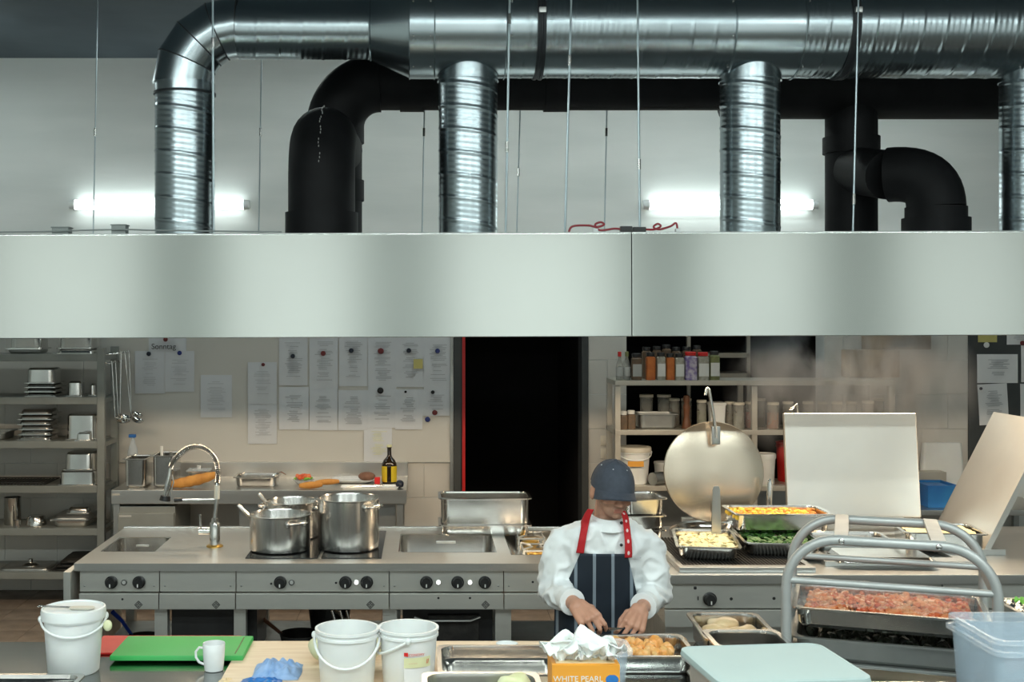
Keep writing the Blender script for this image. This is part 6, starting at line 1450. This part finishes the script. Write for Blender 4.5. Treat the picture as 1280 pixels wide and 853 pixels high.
# eyebrows, lashes, hair
for s in (-1, 1):
    part(MB().tube([hl(s*0.012, -0.095, 0.084), hl(s*0.030, -0.089, 0.086), hl(s*0.046, -0.076, 0.082)], [0.0035, 0.0045, 0.0025], 8), 'eyebrow', 'hair', ch)
    part(MB().tube([hl(s*0.018, -0.0865, 0.071), hl(s*0.030, -0.0880, 0.069), hl(s*0.042, -0.0825, 0.072)], [0.0012, 0.002, 0.0012], 6), 'eyelashes', 'hair', ch)
hr = MB(); lo = []
for z_, a_, b_ in ((0.045, 0.066, 0.088), (0.065, 0.075, 0.100), (0.09, 0.078, 0.104), (0.115, 0.078, 0.104), (0.135, 0.07, 0.095)):
    lo.append([hl(a_*math.cos(R(an)), 0.012+b_*math.sin(R(an)), z_) for an in range(-18, 199, 9)])
hr.loft(lo, False, False, False); ho = part(hr, 'hair', 'hair', ch); sdm = ho.modifiers.new('s', 'SOLIDIFY'); sdm.thickness = 0.006
# jacket
jk = MB()
jk.loft([sloop(z, 0.006) for z in [0.66+0.655*k/22 for k in range(23)]])
for sh_, el, wr, sg in ((SHL, ELL, WRL, -1), (SHR, ELR, WRR, 1)):
    inn = Vector((CHX+sg*0.10, 4.92, 1.215)); jk.capsule(inn, sh_, 0.088, 0.074)
    mid = (sh_+el)/2 + Vector((sg*0.006, 0.0, 0)); jk.capsule(sh_, mid, 0.074, 0.073); jk.capsule(mid, el+Vector((0, 0, 0.006)), 0.073, 0.068)
    cu = el.lerp(wr, 0.62); jk.capsule(el, cu, 0.066, 0.050)
def wr_(p, n):
    a = noise.noise(Vector((p.x*9, p.y*9, p.z*12)))*0.009; r_ = noise.noise(Vector((p.x*11+p.z*6, p.y*11, p.z*9-p.x*8)))
    a += 0.010*max(0, 0.28-abs(r_))/0.28 - 0.004 + noise.noise(Vector((p.x*26+3, p.y*26, p.z*34)))*0.003
    for el in (ELL, ELR):
        d_ = (p-el).length
        if d_ < 0.16: a += 0.006*math.sin((p.z*0.8+p.y*0.6)*150+4*noise.noise(p*10))*(1-d_/0.16)
    return p + n*a
jo = remesh(jk, 'jacket', 'chef_white', 0.0065, ch, 6, 0.5, disp=wr_)
for el, wr in ((ELL, WRL), (ELR, WRR)):
    d_ = (wr-el).normalized(); c0 = el.lerp(wr, 0.60); 
    part(MB().tube([c0, c0+d_*0.012, c0+d_*0.05, c0+d_*0.054, c0+d_*0.048], [0.050, 0.052, 0.053, 0.0515, 0.046], 24), 'cuff', 'chef_white', jo)
# collar
col = MB(); cl_ = []
for z_, e in ((1.298, 0.020), (1.325, 0.012), (1.345, 0.008), (1.346, 0.003), (1.32, 0.006)):
    cl_.append([Vector((CHX+0.016+(0.066+e)*math.cos(R(a)), 4.885+0.004+(0.064+e)*math.sin(R(a))-0.012*(1-abs(math.cos(R(a))))*(1 if math.sin(R(a)) < 0 else 0), z_-0.016*(1 if math.sin(R(a)) < 0 else 0)*abs(math.sin(R(a))))) for a in range(-90, 271, 10)])
col.loft(cl_, False, False, False); part(col, 'collar', 'chef_white', jo)
for px, py in ((731.5, 655), (777.5, 654.5), (777, 682)):
    z_ = PZ(py, 4.80); x_ = PX(px, 4.80); y_ = front(x_, z_, 0.006)
    part(MB().ell((x_, y_-0.006, z_), (0.0065, 0.004, 0.0065), 12, 8), 'button', 'black', jo)
# apron
def apf(u, v):
    py = 692 + (812-692)*v; z_ = PZ(py, 4.82); 
    hwL = (31 + 26*min(1, v*1.5)**1.0); hwR = (27 + 23*min(1, v*1.5)); px = 755 + (-hwL + (hwL+hwR)*u); x_ = PX(px, 4.85)
    y_ = front(x_, z_, 0.016) - 0.006*v + 0.005*math.sin(u*19+v*2)*v
    return Vector((x_, y_, z_))
ap = MB().grid(apf, 40, 34); ap.uv = [(((p.x*F/p.y+VX)-743)/23.0/6.0, 0.5) for p in ap.v]
ao = part(ap, 'apron', 'apron_stripe', ch, normals=True); sdm = ao.modifiers.new('s', 'SOLIDIFY'); sdm.thickness = 0.003
low = MB().grid(lambda u, v: Vector((CHX-0.19+0.38*u, 5.05-0.145+0.05*(2*u-1)**2+0.012*math.sin(u*17)*v, 0.80-0.36*v)), 30, 12); lo_ = part(low, 'apron_skirt', 'apron_stripe', ao); sdm = lo_.modifiers.new('s', 'SOLIDIFY'); sdm.thickness = 0.003
# straps
for pts, m in ((((725.5, 693), (727.5, 680), (730, 667), (732.5, 655), (735, 645), (738.5, 637)), 'strap_red'), (((786, 698), (785.5, 684), (784.5, 670), (783, 657), (781, 646), (777, 638)), 'strap_dots')):
    L_ = []
    sp2 = wavy(list(pts), 4.80)
    def sf(u, v, sp2=sp2):
        i = v*(len(sp2)-1); j = min(int(i), len(sp2)-2); p = sp2[j].lerp(sp2[j+1], i-j); x_ = p.x+(u-0.5)*0.030*(1-0.25*v); z_ = p.z
        y_ = front(x_, min(z_, 1.315), 0.017) - 0.003 - (0.012*max(0, (z_-1.27)/0.06)); return Vector((x_, y_, z_))
    g = MB().grid(sf, 4, 30); so_ = part(g, 'neck_strap', m, ao); sdm = so_.modifiers.new('s', 'SOLIDIFY'); sdm.thickness = 0.003
# chest embroidery
part(MB().rbox(PX(793, 4.82), PX(802, 4.82), front(PX(797, 4.82), PZ(698, 4.82), 0.012)-0.004, front(PX(797, 4.82), PZ(698, 4.82), 0.012)-0.003, PZ(699, 4.82), PZ(697.5, 4.82), 0.0003), 'embroidery', 'ink_pale', jo)
# cap
cp = MB(); lo = []
for k in range(0, 11):
    t_ = k/10; th = t_*PI/2*0.985; rr_ = math.cos(th)**0.85; z_ = 0.092+0.112*math.sin(th)
    lo.append([hl(0.086*rr_*math.cos(2*PI*q/40), 0.002+0.109*rr_*math.sin(2*PI*q/40), z_+0.006*math.sin(2*PI*q/40)*(1-t_)) for q in range(40)])
lo = [[hl(0.080*math.cos(2*PI*q/40), 0.002+0.103*math.sin(2*PI*q/40), 0.094+0.006*math.sin(2*PI*q/40)) for q in range(40)]] + lo
cp.loft(lo, False, True); co = part(cp, 'cap', 'cap_cloth', ch)
vs = MB()
def vf(u, v, dz=0):
    a = R(-90 + (u-0.5)*150); rx_, ry_ = 0.086, 0.109; bx_ = rx_*math.cos(a); by_ = 0.002+ry_*math.sin(a)
    ext = 0.052*math.cos((u-0.5)*PI*0.98)**0.6 if 0 < u < 1 else 0.0
    return hl(bx_*(1+0.02*v), by_*(0.97+0.03*v) - ext*v, 0.098 - 0.012*v - 0.026*v*(2*u-1)**2 - 0.010*(2*u-1)**2 + dz)
tp = MB().grid(lambda u, v: vf(u, v, 0.002), 24, 8); bt_ = MB().grid(lambda u, v: vf(u, v, -0.002), 24, 8); vs.add(tp.v, tp.f); vs.add(bt_.v, [f[::-1] for f in bt_.f])
part(vs, 'visor', 'cap_cloth', co)
part(MB().ell(hl(0, 0.006, 0.204), (0.008, 0.008, 0.005), 12, 8, H3), 'cap_button', 'cap_cloth', co)
for q in range(6):
    a = R(30+60*q); part(MB().tube([hl(0.0865*math.cos(R(th))**0.85*math.cos(a), 0.006+0.1055*math.cos(R(th))**0.85*math.sin(a), 0.0925+0.112*math.sin(R(th))) for th in range(5, 88, 6)], 0.0012, 5), 'panel_seam', 'cap_cloth', co)
    th = 52; part(MB().ell(hl(0.087*math.cos(R(th))**0.85*math.cos(a+0.5), 0.006+0.106*math.cos(R(th))**0.85*math.sin(a+0.5), 0.0925+0.112*math.sin(R(th))), (0.003, 0.003, 0.003), 8, 6), 'eyelet', 'ink_pale', co)
# trousers and shoes
tr = MB()
for s in (-1, 1):
    tr.capsule(Vector((CHX+s*0.085, 5.05, 0.74)), Vector((CHX+s*0.10, 5.03, 0.42)), 0.10, 0.078); tr.capsule(Vector((CHX+s*0.10, 5.03, 0.42)), Vector((CHX+s*0.105, 5.08, 0.13)), 0.078, 0.068)
    part(MB().rloft([(0.10, 0.27, 0.045, 0.0), (0.105, 0.28, 0.05, 0.02), (0.10, 0.26, 0.05, 0.05), (0.085, 0.18, 0.04, 0.09), (0.08, 0.11, 0.04, 0.115)], Vector((CHX+s*0.115, 5.02, 0))), 'shoe', 'shoe', ch)
remesh(tr, 'trousers', 'trouser', 0.012, ch, 4)
# knife
kt = tl_[0].lerp(tl_[1], 0.5)
kh = tl_[0].lerp(tl_[1], 0.35) + Vector((0, -0.004, 0.006)); ke = P(780, 786, 4.56)
kn = thing('paring_knife', 'short kitchen knife held in the chef hand', 'knife', kh)
part(MB().tube([kh-(ke-kh)*0.35, kh, kh+(ke-kh)*0.25], [0.0055, 0.006, 0.0055], 10), 'handle', 'black', kn)
b0 = kh+(ke-kh)*0.25; part(MB().loft([[b0+Vector((0, -0.001, 0.007)), b0+Vector((0, 0.001, 0.007)), b0+Vector((0, 0.0003, -0.008)), b0+Vector((0, -0.0003, -0.008))], [ke+Vector((0, -0.0004, 0.002)), ke+Vector((0, 0.0004, 0.002)), ke+Vector((0, 0.0002, -0.001)), ke+Vector((0, -0.0002, -0.001))]]), 'blade', 'steel_polish', kn)
